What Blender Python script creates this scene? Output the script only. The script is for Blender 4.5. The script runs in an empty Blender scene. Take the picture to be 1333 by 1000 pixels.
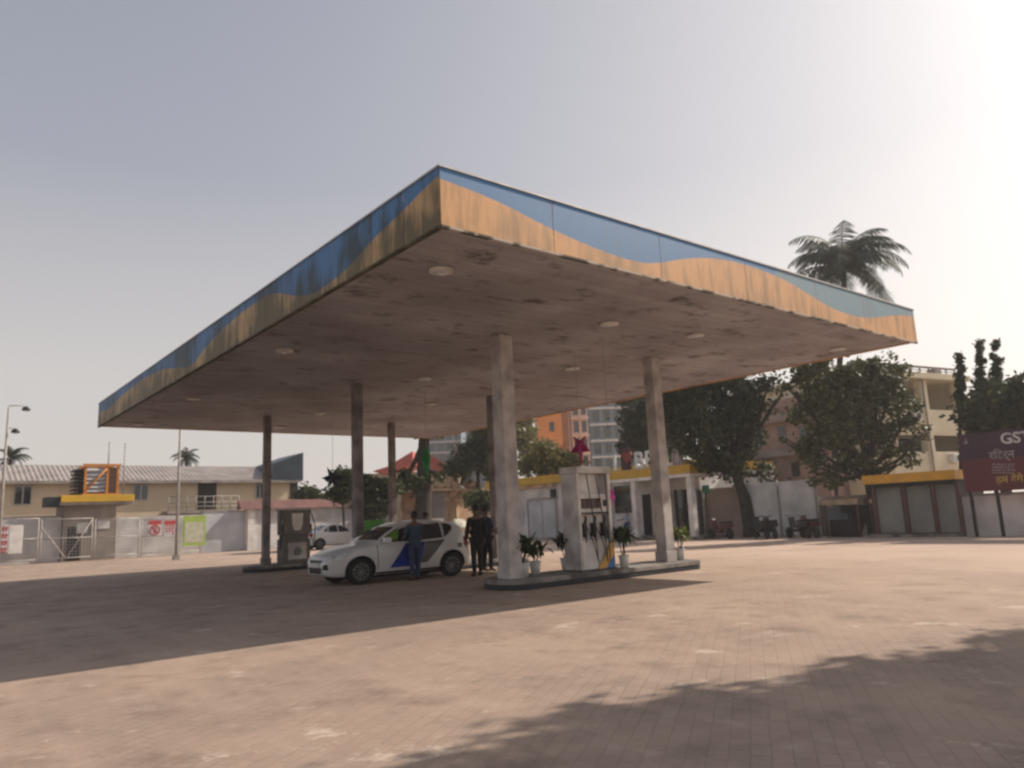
import bpy, bmesh, math, random
import numpy as np
from mathutils import Vector, Matrix
R = math.radians
scene = bpy.context.scene
COL = scene.collection
random.seed(7)
rng = np.random.default_rng(7)

# ------------------------------------------------------------------ camera (solved from the canopy's vanishing points)
CAM_H = 1.45
PP = np.array([666.5, 500.0]); FPX = 981.0
VL = np.array([-135.0, 710.0]); VR = np.array([1900.0, 620.0])
_d = VR - VL; _n = np.array([-_d[1], _d[0]]); _n /= np.linalg.norm(_n)
if _n[1] < 0: _n = -_n
_dist = float(np.dot(VL - PP, _n))
UPc = -np.array([_n[0], _n[1], -_dist / FPX]); UPc /= np.linalg.norm(UPc)
FWc = np.array([0, 0, 1.0]) - UPc[2] * UPc; FWc /= np.linalg.norm(FWc)
RTc = np.cross(FWc, UPc)
if RTc[0] < 0: RTc = -RTc
cam_data = bpy.data.cameras.new('camera')
cam = bpy.data.objects.new('camera', cam_data); COL.objects.link(cam)
cols = [(RTc[0], FWc[0], UPc[0]), (-RTc[1], -FWc[1], -UPc[1]), (-RTc[2], -FWc[2], -UPc[2])]
M = Matrix.Identity(4)
for i, c in enumerate(cols):
    for j in range(3): M[j][i] = c[j]
M[2][3] = CAM_H
cam.matrix_world = M
cam_data.sensor_width = 36.0
cam_data.lens = 36.0 * FPX / 1333.0
cam_data.clip_start = 0.05; cam_data.clip_end = 3000
cam_data.dof.use_dof = True            # the photograph is focused far too near: everything is a little soft
cam_data.dof.focus_distance = 1.0
cam_data.dof.aperture_fstop = 8.5
scene.camera = cam

# ------------------------------------------------------------------ sun, sky, exposure
SUN = Vector((0.7212, 0.3395, 0.6038)).normalized()
sun_el = math.asin(SUN.z); sun_az = math.atan2(SUN.x, SUN.y)
sl = bpy.data.lights.new('sun', 'SUN'); sl.energy = 4.3; sl.angle = R(0.6); sl.color = (1.0, 0.87, 0.745)
so = bpy.data.objects.new('sun', sl); COL.objects.link(so)
so.rotation_euler = (-SUN).to_track_quat('-Z', 'Y').to_euler(); so.location = (20, 10, 30)
world = bpy.data.worlds.new('World'); scene.world = world; world.use_nodes = True
nt = world.node_tree; nt.nodes.clear(); N = nt.nodes; L = nt.links
wo = N.new('ShaderNodeOutputWorld'); bg = N.new('ShaderNodeBackground')
sky = N.new('ShaderNodeTexSky'); sky.sky_type = 'NISHITA'; sky.sun_disc = False
sky.sun_elevation = sun_el; sky.sun_rotation = sun_az; sky.air_density = 1.0; sky.dust_density = 7.0; sky.ozone_density = 1.0
hs = N.new('ShaderNodeHueSaturation'); hs.inputs['Saturation'].default_value = 0.35
L.new(sky.outputs[0], hs.inputs['Color'])
tc = N.new('ShaderNodeTexCoord')
def wmath(op, a, b=None, clamp=False):
    m = N.new('ShaderNodeMath'); m.operation = op; m.use_clamp = clamp
    for i, x in enumerate((a, b)):
        if x is None: continue
        if isinstance(x, (int, float)): m.inputs[i].default_value = x
        else: L.new(x, m.inputs[i])
    return m.outputs[0]
dot = N.new('ShaderNodeVectorMath'); dot.operation = 'DOT_PRODUCT'
nrm = N.new('ShaderNodeVectorMath'); nrm.operation = 'NORMALIZE'; L.new(tc.outputs['Generated'], nrm.inputs[0])
L.new(nrm.outputs[0], dot.inputs[0]); dot.inputs[1].default_value = tuple(SUN)
sep = N.new('ShaderNodeSeparateXYZ'); L.new(nrm.outputs[0], sep.inputs[0])
# hazy veil: base colour by elevation, brightening towards the sun
ramp = N.new('ShaderNodeValToRGB'); cr = ramp.color_ramp
cr.elements[0].position = 0.0; cr.elements[0].color = (6.4, 5.8, 5.2, 1)
cr.elements[1].position = 0.75; cr.elements[1].color = (1.7, 2.0, 2.7, 1)
e = cr.elements.new(0.18); e.color = (5.2, 5.0, 4.9, 1)
e = cr.elements.new(0.42); e.color = (2.6, 2.85, 3.5, 1)
L.new(sep.outputs['Z'], ramp.inputs[0])
dcl = wmath('MAXIMUM', dot.outputs['Value'], 0.0)
g1 = wmath('MULTIPLY', wmath('POWER', dcl, 3.2), 4.4)
g2 = wmath('MULTIPLY', wmath('POWER', dcl, 9.0), 2.6)
glow = wmath('MULTIPLY', wmath('ADD', g1, g2), wmath('SUBTRACT', 1.32, wmath('MULTIPLY', sep.outputs['Z'], 0.95)))
gcol = N.new('ShaderNodeCombineXYZ')
L.new(wmath('MULTIPLY', glow, 1.0), gcol.inputs[0]); L.new(wmath('MULTIPLY', glow, 0.87), gcol.inputs[1]); L.new(wmath('MULTIPLY', glow, 0.74), gcol.inputs[2])
mx = N.new('ShaderNodeMixRGB'); mx.blend_type = 'MIX'; mx.inputs[0].default_value = 0.85
L.new(hs.outputs[0], mx.inputs[1]); L.new(ramp.outputs[0], mx.inputs[2])
ad = N.new('ShaderNodeMixRGB'); ad.blend_type = 'ADD'; ad.inputs[0].default_value = 1.0
L.new(mx.outputs[0], ad.inputs[1]); L.new(gcol.outputs[0], ad.inputs[2])
L.new(ad.outputs[0], bg.inputs['Color']); bg.inputs['Strength'].default_value = 0.10
L.new(bg.outputs[0], wo.inputs['Surface'])
scene.view_settings.view_transform = 'Standard'; scene.view_settings.look = 'None'
scene.view_settings.exposure = 0.40; scene.view_settings.gamma = 1.0

# ------------------------------------------------------------------ photograph geometry -> site coordinates
def ray(x, y):
    v = np.array([(x - PP[0]) / FPX, (y - PP[1]) / FPX, 1.0]); return np.array([v @ RTc, v @ FWc, v @ UPc])
def Gw(x, y, z=0.0):
    r = ray(x, y); t = (z - CAM_H) / r[2]; return np.array([r[0] * t, r[1] * t])
SC = 0.9355; ZC = 5.8 * SC
A0 = Gw(574, 292, ZC); TH = R(39.1)
U = np.array([math.cos(TH), math.sin(TH)]); V = np.array([-math.sin(TH), math.cos(TH)])
def W2S(p): d = np.asarray(p)[:2] - A0; return float(d @ U), float(d @ V)
def S2W(u, v, z=0.0): p = A0 + U * u + V * v; return Vector((p[0], p[1], z))
def G(x, y, z=0.0): return W2S(Gw(x, y, z))                      # site (u, v) of a ground point
CU, CV = W2S((0, 0))
def PV(x, y, v0):                                                 # on the plane v = v0 -> (u, z)
    r = ray(x, y); ru, rv = r[:2] @ U, r[:2] @ V; t = (v0 - CV) / rv; return CU + ru * t, CAM_H + r[2] * t
def PU(x, y, u0):                                                 # on the plane u = u0 -> (v, z)
    r = ray(x, y); ru, rv = r[:2] @ U, r[:2] @ V; t = (u0 - CU) / ru; return CV + rv * t, CAM_H + r[2] * t
def PD(x, y, dep):                                                # at a forward distance -> (u, v, z)
    r = ray(x, y); t = dep / r[1]; a = W2S((r[0] * t, dep)); return a[0], a[1], CAM_H + r[2] * t

# ------------------------------------------------------------------ materials
def mat(name, col, rough=0.8, col2=None, scale=3.0, bump=0.0, metal=0.0, detail=6, lo=0.35, hi=0.65, streak=None, spec=0.4, bscale=None):
    m = bpy.data.materials.new(name); m.use_nodes = True; t = m.node_tree; n = t.nodes; l = t.links
    b = n['Principled BSDF']; b.inputs['Roughness'].default_value = rough; b.inputs['Metallic'].default_value = metal
    b.inputs['Specular IOR Level'].default_value = spec
    col2 = col2 or tuple(c * 0.72 for c in col)
    c = n.new('ShaderNodeTexCoord'); mp = n.new('ShaderNodeMapping'); l.new(c.outputs['Object'], mp.inputs[0])
    if streak: mp.inputs['Scale'].default_value = streak
    nz = n.new('ShaderNodeTexNoise'); nz.inputs['Scale'].default_value = scale; nz.inputs['Detail'].default_value = detail
    l.new(mp.outputs[0], nz.inputs['Vector'])
    r = n.new('ShaderNodeValToRGB'); r.color_ramp.elements[0].position = lo; r.color_ramp.elements[1].position = hi
    r.color_ramp.elements[0].color = (*col2, 1); r.color_ramp.elements[1].color = (*col, 1)
    l.new(nz.outputs[0], r.inputs[0]); l.new(r.outputs[0], b.inputs['Base Color'])
    if bump:
        nb = n.new('ShaderNodeTexNoise'); nb.inputs['Scale'].default_value = bscale or scale * 6; nb.inputs['Detail'].default_value = 4
        l.new(c.outputs['Object'], nb.inputs['Vector'])
        bp = n.new('ShaderNodeBump'); bp.inputs['Strength'].default_value = bump; bp.inputs['Distance'].default_value = 0.02
        l.new(nb.outputs[0], bp.inputs['Height']); l.new(bp.outputs[0], b.inputs['Normal'])
    return m
def leafmat(name, c1, c2, scale=0.6):
    m = bpy.data.materials.new(name); m.use_nodes = True; t = m.node_tree; n = t.nodes; l = t.links
    b = n['Principled BSDF']; b.inputs['Roughness'].default_value = 0.55; b.inputs['Specular IOR Level'].default_value = 0.3
    g = n.new('ShaderNodeNewGeometry'); c = n.new('ShaderNodeTexCoord')
    nz = n.new('ShaderNodeTexNoise'); nz.inputs['Scale'].default_value = scale; l.new(c.outputs['Object'], nz.inputs['Vector'])
    a = n.new('ShaderNodeMath'); a.operation = 'MULTIPLY_ADD'; l.new(g.outputs['Random Per Island'], a.inputs[0]); a.inputs[1].default_value = 0.5
    s = n.new('ShaderNodeMath'); s.operation = 'MULTIPLY_ADD'; l.new(nz.outputs[0], s.inputs[0]); s.inputs[1].default_value = 1.2; s.inputs[2].default_value = -0.35
    l.new(s.outputs[0], a.inputs[2])
    r = n.new('ShaderNodeValToRGB'); r.color_ramp.elements[0].color = (*c1, 1); r.color_ramp.elements[1].color = (*c2, 1)
    l.new(a.outputs[0], r.inputs[0]); l.new(r.outputs[0], b.inputs['Base Color'])
    tr = n.new('ShaderNodeBsdfTranslucent'); l.new(r.outputs[0], tr.inputs[0])
    mi = n.new('ShaderNodeMixShader'); mi.inputs[0].default_value = 0.25
    l.new(b.outputs[0], mi.inputs[1]); l.new(tr.outputs[0], mi.inputs[2]); l.new(mi.outputs[0], n['Material Output'].inputs[0])
    return m
def fascia_mat(name, col, grime, amount):
    """painted sheet with vertical streaks of dirt and algae, heaviest in patches"""
    m = bpy.data.materials.new(name); m.use_nodes = True; t = m.node_tree; n = t.nodes; l = t.links
    b = n['Principled BSDF']; b.inputs['Roughness'].default_value = 0.55
    c = n.new('ShaderNodeTexCoord')
    mp = n.new('ShaderNodeMapping'); mp.inputs['Scale'].default_value = (2.2, 2.2, 0.35); l.new(c.outputs['Object'], mp.inputs[0])
    s1 = n.new('ShaderNodeTexNoise'); s1.inputs['Scale'].default_value = 1.9; s1.inputs['Detail'].default_value = 5; s1.inputs['Roughness'].default_value = 0.65; l.new(mp.outputs[0], s1.inputs['Vector'])
    s2 = n.new('ShaderNodeTexNoise'); s2.inputs['Scale'].default_value = 0.7; s2.inputs['Detail'].default_value = 3; l.new(c.outputs['Object'], s2.inputs['Vector'])
    mu = n.new('ShaderNodeMath'); mu.operation = 'MULTIPLY_ADD'; l.new(s1.outputs[0], mu.inputs[0]); mu.inputs[1].default_value = 0.65
    mm = n.new('ShaderNodeMath'); mm.operation = 'MULTIPLY_ADD'; l.new(s2.outputs[0], mm.inputs[0]); mm.inputs[1].default_value = 0.45 if amount < .5 else 0.75; mm.inputs[2].default_value = 0 if amount < .5 else -.15; l.new(mm.outputs[0], mu.inputs[2])
    rr = n.new('ShaderNodeMapRange'); rr.inputs[1].default_value = 0.56 - 0.12 * amount; rr.inputs[2].default_value = 0.70 - 0.08 * amount; rr.clamp = True
    rr.inputs[4].default_value = min(1.0, 0.35 + amount * 0.6)
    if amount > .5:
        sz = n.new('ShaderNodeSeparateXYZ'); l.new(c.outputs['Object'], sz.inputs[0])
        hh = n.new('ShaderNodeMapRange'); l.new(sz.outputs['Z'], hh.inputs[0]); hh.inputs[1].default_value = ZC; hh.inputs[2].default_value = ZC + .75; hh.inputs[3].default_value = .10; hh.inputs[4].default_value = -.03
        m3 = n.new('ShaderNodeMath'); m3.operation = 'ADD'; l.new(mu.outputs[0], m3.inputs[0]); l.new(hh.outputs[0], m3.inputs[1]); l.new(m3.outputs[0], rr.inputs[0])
    else: l.new(mu.outputs[0], rr.inputs[0])
    fine = n.new('ShaderNodeTexNoise'); fine.inputs['Scale'].default_value = 9; l.new(c.outputs['Object'], fine.inputs['Vector'])
    cm = n.new('ShaderNodeMixRGB'); cm.inputs[1].default_value = (*[x * 0.86 for x in col], 1); cm.inputs[2].default_value = (*col, 1); l.new(fine.outputs[0], cm.inputs[0])
    mix = n.new('ShaderNodeMixRGB'); l.new(rr.outputs[0], mix.inputs[0]); l.new(cm.outputs[0], mix.inputs[1]); mix.inputs[2].default_value = (*grime, 1)
    l.new(mix.outputs[0], b.inputs['Base Color'])
    return m

MT = {}
MT['gatepaint'] = mat('chipped_gate_paint', (.52, .49, .46), .6, (.32, .29, .26), 5)
MT['concrete'] = mat('concrete', (.34, .31, .28), .9, (.20, .18, .17), 1.5, .3)
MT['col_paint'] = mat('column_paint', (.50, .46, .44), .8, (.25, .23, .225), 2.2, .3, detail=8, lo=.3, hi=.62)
MT['col_dark'] = mat('dark_column_paint', (.27, .245, .235), .85, (.13, .115, .11), 2.2, .3, detail=8)  # darker tone of the column paint, used on the back columns
MT['white'] = mat('white_paint', (.78, .76, .73), .6, (.58, .55, .52), 2.0, .05)
MT['wall_white'] = mat('white_wall_paint', (.70, .685, .67), .85, (.42, .40, .39), .7, .2, detail=8)
MT['wall_bluewhite'] = mat('pale_blue_white_wall_paint', (.55, .57, .60), .85, (.40, .41, .43), .7, .2, detail=8)
MT['wall_pink'] = mat('pinkish_plaster', (.34, .27, .24), .9, (.22, .18, .165), .5, .2, detail=8)
MT['cream'] = mat('cream_plaster', (.80, .71, .51), .85, (.66, .58, .42), .4, .2, detail=8)
MT['beige'] = mat('beige_plaster', (.62, .51, .36), .85, (.50, .41, .29), .35, .2, detail=8)
MT['peach'] = mat('peach_plaster', (.66, .46, .30), .85, (.32, .22, .15), 1.2, .3, detail=8)
MT['orange'] = mat('orange_wall_paint', (.85, .30, .08), .8, (.74, .25, .07), .3)
MT['grey_tower'] = mat('grey_tower_plaster', (.20, .25, .29), .6, (.15, .19, .23), .1)
MT['pale_tower'] = mat('pale_tower_plaster', (.62, .57, .54), .85, (.54, .49, .46), .1)
MT['roof_sheet'] = mat('corrugated_roof_sheet', (.34, .30, .28), .7, (.24, .21, .20), .8, detail=6)
MT['roof_blue'] = mat('blue_roof_sheet', (.06, .085, .115), .5, (.04, .06, .08), .8)
MT['roof_red'] = mat('red_roof_sheet', (.60, .16, .13), .6, (.45, .12, .10), .8)
MT['maroon_tile'] = mat('maroon_coping', (.21, .10, .09), .8, (.14, .07, .065), 1.0)
MT['yellow'] = mat('yellow_fascia_paint', (.60, .37, .03), .5, (.46, .28, .03), 1.0)
MT['amber'] = mat('amber_fascia_paint', (.72, .38, .04), .5, (.55, .28, .03), 1.0)
MT['dark'] = mat('black_plastic', (.015, .015, .016), .5, (.01, .01, .01))
MT['dark_hole'] = mat('unlit_interior', (.02, .018, .018), .9)
MT['glass'] = mat('dark_window_glass', (.018, .024, .03), .06, (.012, .016, .02), spec=.8)
MT['glass_grey'] = mat('grey_shutter_paint', (.38, .39, .36), .6, (.26, .27, .25), .6)
MT['metal'] = mat('galvanised_metal', (.42, .41, .40), .45, (.32, .31, .30), 4, metal=.5)
MT['pole'] = mat('weathered_pole_paint', (.36, .33, .30), .6, (.26, .24, .22), 4)
MT['orange_frame'] = mat('orange_frame_paint', (.55, .22, .04), .6, (.38, .15, .03), 3)
MT['louvre'] = mat('white_louvre', (.50, .50, .52), .5)
MT['kerb'] = mat('kerb_concrete', (.27, .25, .23), .9, (.09, .08, .075), 2.2, .4, lo=.38, hi=.6)
MT['kerb_dark'] = mat('kerb_black_paint', (.03, .035, .045), .7, (.015, .017, .02), 3, .3)
MT['maroon_pole'] = mat('maroon_steel_paint', (.12, .05, .045), .6)
MT['bark'] = mat('tree_bark', (.055, .043, .035), .95, (.025, .02, .016), 3, .8)
MT['pot'] = mat('white_pot', (.72, .71, .68), .5, (.55, .53, .5), 5)
MT['tyre'] = mat('tyre_rubber', (.018, .018, .018), .85)
MT['rim'] = mat('alloy_rim', (.22, .22, .225), .45, (.15, .15, .155), metal=.5)
MT['carpaint'] = mat('white_car_paint', (.60, .60, .59), .22, (.55, .55, .54), 1.2, spec=.6)
MT['car_blue'] = mat('blue_door_wrap', (.015, .045, .32), .3, (.012, .035, .26))
MT['car_grey'] = mat('grey_door_wrap', (.11, .10, .10), .35, (.09, .085, .085))
MT['lens'] = mat('headlamp_lens', (.55, .57, .60), .12, (.40, .42, .45), 8, spec=.8)
MT['red_lens'] = mat('tail_lamp_lens', (.35, .03, .02), .2)
MT['star_pink'] = mat('magenta_foil', (.32, .01, .12), .35, (.22, .01, .08), 4)
MT['star_green'] = mat('green_foil', (.01, .25, .06), .35, (.01, .16, .04), 4)
MT['star_navy'] = mat('navy_foil', (.012, .014, .05), .35, (.01, .01, .03), 4)
MT['magenta'] = mat('bright_magenta_foil', (.60, .06, .40), .4, (.45, .04, .3), 4)
MT['skin'] = mat('skin', (.13, .08, .06), .6, (.10, .065, .048), 9)
MT['hair'] = mat('black_hair', (.012, .010, .009), .6)
MT['sh_black'] = mat('black_cloth', (.014, .014, .018), .9, (.008, .008, .010), 8, .2)
MT['sh_navy'] = mat('navy_cloth', (.02, .035, .07), .9, (.012, .02, .045), 8, .2)
MT['sh_teal'] = mat('slate_blue_cloth', (.045, .08, .12), .9, (.03, .055, .085), 8, .2)
MT['jeans'] = mat('blue_denim', (.035, .06, .12), .9, (.02, .035, .07), 9, .2)
MT['sh_white'] = mat('pale_blue_cloth', (.42, .47, .60), .9, (.30, .34, .45), 8, .2)
MT['sh_royal'] = mat('royal_blue_cloth', (.05, .11, .34), .9, (.03, .07, .22), 8, .2)
MT['shoe'] = mat('dark_shoe', (.05, .025, .02), .7)
MT['bb_maroon'] = mat('maroon_hoarding_print', (.12, .022, .03), .55, (.10, .02, .027), .8)
MT['bb_navy'] = mat('indigo_hoarding_print', (.05, .018, .045), .55, (.04, .015, .038), .8)
MT['txt_white'] = mat('white_print', (.62, .60, .60), .6)
MT['txt_dim'] = mat('faded_grey_print', (.30, .26, .27), .6)
MT['txt_yellow'] = mat('yellow_print', (.55, .36, .10), .6)
MT['txt_red'] = mat('red_print', (.50, .06, .06), .6, (.38, .05, .05), 6)
MT['sign_green'] = mat('lime_sign_print', (.38, .50, .10), .6, (.30, .42, .08), 4)
MT['sign_pale'] = mat('pale_sign_print', (.55, .56, .42), .6)
MT['letter_white'] = mat('white_letter_acrylic', (.70, .74, .73), .85, spec=.1)
MT['heart_red'] = mat('red_heart_acrylic', (.28, .03, .035), .5, (.18, .03, .03), 4)
MT['heart_board'] = mat('dark_brown_board', (.07, .04, .035), .8)
MT['emblem'] = mat('pale_emblem_board', (.42, .38, .39), .5, (.30, .27, .28), 5)
MT['screen'] = mat('dispenser_display', (.045, .02, .022), .25, (.02, .012, .014), 14)
MT['readout'] = mat('unlit_readout', (.14, .05, .05), .3, (.07, .03, .03), 30)
MT['disp_yellow'] = mat('dispenser_yellow', (.70, .38, .07), .45)
MT['disp_blue'] = mat('dispenser_blue', (.05, .16, .42), .45)
MT['disp_side'] = mat('dispenser_side_paint', (.64, .61, .58), .6, (.36, .33, .31), 2)
MT['teal'] = mat('green_sign_paint', (.01, .20, .12), .6)
MT['tarp'] = mat('grey_white_sheet', (.72, .74, .74), .7, (.50, .52, .52), 1.0, .2)
MT['board_beige'] = mat('faded_timber_board', (.42, .33, .22), .8)
MT['lime_box'] = mat('lime_green_sheet', (.12, .36, .07), .6, (.08, .27, .06), 3)
LEAF = {
 'dark': leafmat('dark_leaves', (.010, .016, .009), (.085, .105, .040)),
 'dark2': leafmat('dark_olive_leaves', (.02, .026, .011), (.15, .16, .065)),  # lighter and more olive than the plain dark leaves
 'mid': leafmat('mid_green_leaves', (.022, .035, .014), (.105, .125, .045)),
 'olive': leafmat('olive_leaves', (.07, .075, .025), (.26, .24, .09)),
 'palm': leafmat('palm_leaves', (.012, .020, .014), (.05, .07, .035), 1.5),
 'pot': leafmat('potted_plant_leaves', (.015, .03, .012), (.07, .12, .035), 4),
 'yel': leafmat('yellow_green_leaves', (.05, .08, .015), (.22, .25, .05), 4),
}

# ------------------------------------------------------------------ object helpers
BASE = {}
def setp(o, label=None, cat=None, group=None, kind=None):
    if label: o['label'] = label
    if cat: o['category'] = cat
    if group: o['group'] = group
    if kind: o['kind'] = kind
    return o
def thing(name, label, cat, base, group=None, rz=0.0):
    o = bpy.data.objects.new(name, None); COL.objects.link(o)
    o.location = S2W(*base); o.rotation_euler = (0, 0, TH + rz); o.empty_display_size = .3
    BASE[o] = (Vector(base), rz); return setp(o, label, cat, group)
class MB:
    """collects shapes in site coordinates (u, v, z); build() links them as ONE mesh object"""
    def __init__(s): s.v = []; s.f = []; s.m = []; s.mi = 0; s.sm = []; s.smooth = False
    def add(s, vs, fs):
        k = len(s.v); s.v += [tuple(p) for p in vs]; s.f += [tuple(i + k for i in f) for f in fs]
        s.m += [s.mi] * len(fs); s.sm += [s.smooth] * len(fs); return s
    def box(s, u0, u1, v0, v1, z0, z1):
        vs = [(u0, v0, z0), (u1, v0, z0), (u1, v1, z0), (u0, v1, z0), (u0, v0, z1), (u1, v0, z1), (u1, v1, z1), (u0, v1, z1)]
        return s.add(vs, [(0, 3, 2, 1), (4, 5, 6, 7), (0, 1, 5, 4), (1, 2, 6, 5), (2, 3, 7, 6), (3, 0, 4, 7)])
    def cyl(s, p0, p1, r0, r1=None, n=10, cap=True):
        r1 = r0 if r1 is None else r1
        p0 = Vector(p0); p1 = Vector(p1); d = (p1 - p0).normalized()
        a = d.orthogonal().normalized(); b = d.cross(a)
        vs = []
        for p, r in ((p0, r0), (p1, r1)):
            vs += [p + (a * math.cos(2 * math.pi * i / n) + b * math.sin(2 * math.pi * i / n)) * r for i in range(n)]
        fs = [(i, (i + 1) % n, n + (i + 1) % n, n + i) for i in range(n)]
        if cap: fs += [tuple(range(n - 1, -1, -1)), tuple(range(n, 2 * n))]
        sm = s.smooth; s.smooth = True; s.add(vs, fs[:n]); s.smooth = False
        if cap:
            k = len(s.v) - 2 * n
            s.f += [tuple(i + k for i in f) for f in fs[n:]]; s.m += [s.mi] * 2; s.sm += [False] * 2
        s.smooth = sm; return s
    def tube(s, pts, r, n=8):
        if not isinstance(r, (list, tuple)): r = [r] * len(pts)
        pts = [Vector(p) for p in pts]; vs = []; prev = None
        for i, p in enumerate(pts):
            d = (pts[min(i + 1, len(pts) - 1)] - pts[max(i - 1, 0)]).normalized()
            a = d.orthogonal().normalized() if prev is None else (prev - d * prev.dot(d)).normalized()
            prev = a; b = d.cross(a)
            vs += [p + (a * math.cos(2 * math.pi * k / n) + b * math.sin(2 * math.pi * k / n)) * r[i] for k in range(n)]
        fs = [(i * n + k, i * n + (k + 1) % n, (i + 1) * n + (k + 1) % n, (i + 1) * n + k) for i in range(len(pts) - 1) for k in range(n)]
        fs += [tuple(range(n - 1, -1, -1)), tuple(range((len(pts) - 1) * n, len(pts) * n))]
        sm = s.smooth; s.smooth = True; s.add(vs, fs); s.smooth = sm; return s
    def prism(s, poly, axis, a0, a1):
        """poly of 2-D points extruded along axis: 'v' (points are u,z), 'u' (points are v,z), 'z' (points are u,v)"""
        def P(p, a): return {'v': (p[0], a, p[1]), 'u': (a, p[0], p[1]), 'z': (p[0], p[1], a)}[axis]
        n = len(poly); vs = [P(p, a0) for p in poly] + [P(p, a1) for p in poly]
        return s.add(vs, [tuple(range(n)), tuple(range(2 * n - 1, n - 1, -1))] + [(i, n + i, n + (i + 1) % n, (i + 1) % n) for i in range(n)])
    def lathe(s, c, prof, n=16):
        vs = [(c[0] + r * math.cos(2 * math.pi * k / n), c[1] + r * math.sin(2 * math.pi * k / n), c[2] + z) for r, z in prof for k in range(n)]
        m = len(prof); fs = [(i * n + k, i * n + (k + 1) % n, (i + 1) * n + (k + 1) % n, (i + 1) * n + k) for i in range(m - 1) for k in range(n)]
        fs += [tuple(range(n - 1, -1, -1)), tuple(range((m - 1) * n, m * n))]
        sm = s.smooth; s.smooth = True; s.add(vs, fs); s.smooth = sm; return s
    def build(s, name, mats, parent=None, base=None, bevel=0.0):
        if not isinstance(mats, (list, tuple)): mats = [mats]
        if parent is not None: bs, rz = BASE[parent]
        else: bs, rz = Vector(base or (0, 0, 0)), 0.0
        c, sn = math.cos(-rz), math.sin(-rz)
        vs = []
        for p in s.v:
            x, y = p[0] - bs.x, p[1] - bs.y; vs.append((x * c - y * sn, x * sn + y * c, p[2] - bs.z))
        me = bpy.data.meshes.new(name); me.from_pydata(vs, [], s.f)
        for m in mats: me.materials.append(m)
        me.polygons.foreach_set('material_index', s.m); me.polygons.foreach_set('use_smooth', s.sm)
        bm = bmesh.new(); bm.from_mesh(me); bmesh.ops.recalc_face_normals(bm, faces=bm.faces); bm.to_mesh(me); bm.free()
        me.update()
        o = bpy.data.objects.new(name, me); COL.objects.link(o)
        if parent is not None: o.parent = parent
        else: o.location = S2W(bs.x, bs.y, bs.z); o.rotation_euler = (0, 0, TH)
        BASE[o] = (bs, rz)
        if bevel:
            b = o.modifiers.new('bevel', 'BEVEL'); b.width = bevel; b.segments = 2; b.limit_method = 'ANGLE'
        return o
def raw_mesh(name, verts, faces, mats, parent=None, smooth=False):
    me = bpy.data.meshes.new(name); me.from_pydata([tuple(v) for v in verts], [], faces)
    for m in (mats if isinstance(mats, (list, tuple)) else [mats]): me.materials.append(m)
    if smooth: me.polygons.foreach_set('use_smooth', [True] * len(me.polygons))
    o = bpy.data.objects.new(name, me); COL.objects.link(o)
    if parent is not None: o.parent = parent; BASE[o] = BASE.get(parent)
    return o
def text_part(name, body, size, m, parent, loc, face, depth=.02, sx=1.0, align='LEFT'):
    """raised lettering; face 'v' reads from the -v side, 'u' reads from the -u side; loc in site coordinates = baseline start"""
    cu = bpy.data.curves.new(name, 'FONT'); cu.body = body; cu.size = size; cu.extrude = depth / 2; cu.align_x = align; cu.offset = size * .022
    o = bpy.data.objects.new(name, cu); COL.objects.link(o)
    bpy.context.view_layer.update()
    me = bpy.data.meshes.new_from_object(o.evaluated_get(bpy.context.evaluated_depsgraph_get()))
    bpy.data.objects.remove(o); me.materials.clear(); me.materials.append(m)
    q = bpy.data.objects.new(name, me); COL.objects.link(q)
    bs, rz = BASE[parent]; q.parent = parent
    mrot = Matrix.Rotation(R(90), 4, 'X')
    if face == 'u': mrot = Matrix.Rotation(R(-90), 4, 'Z') @ mrot
    me.transform(Matrix.Translation(Vector(loc) - bs) @ mrot @ Matrix.Diagonal((sx, 1, 1, 1)))
    BASE[q] = (bs, rz); return q

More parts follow.
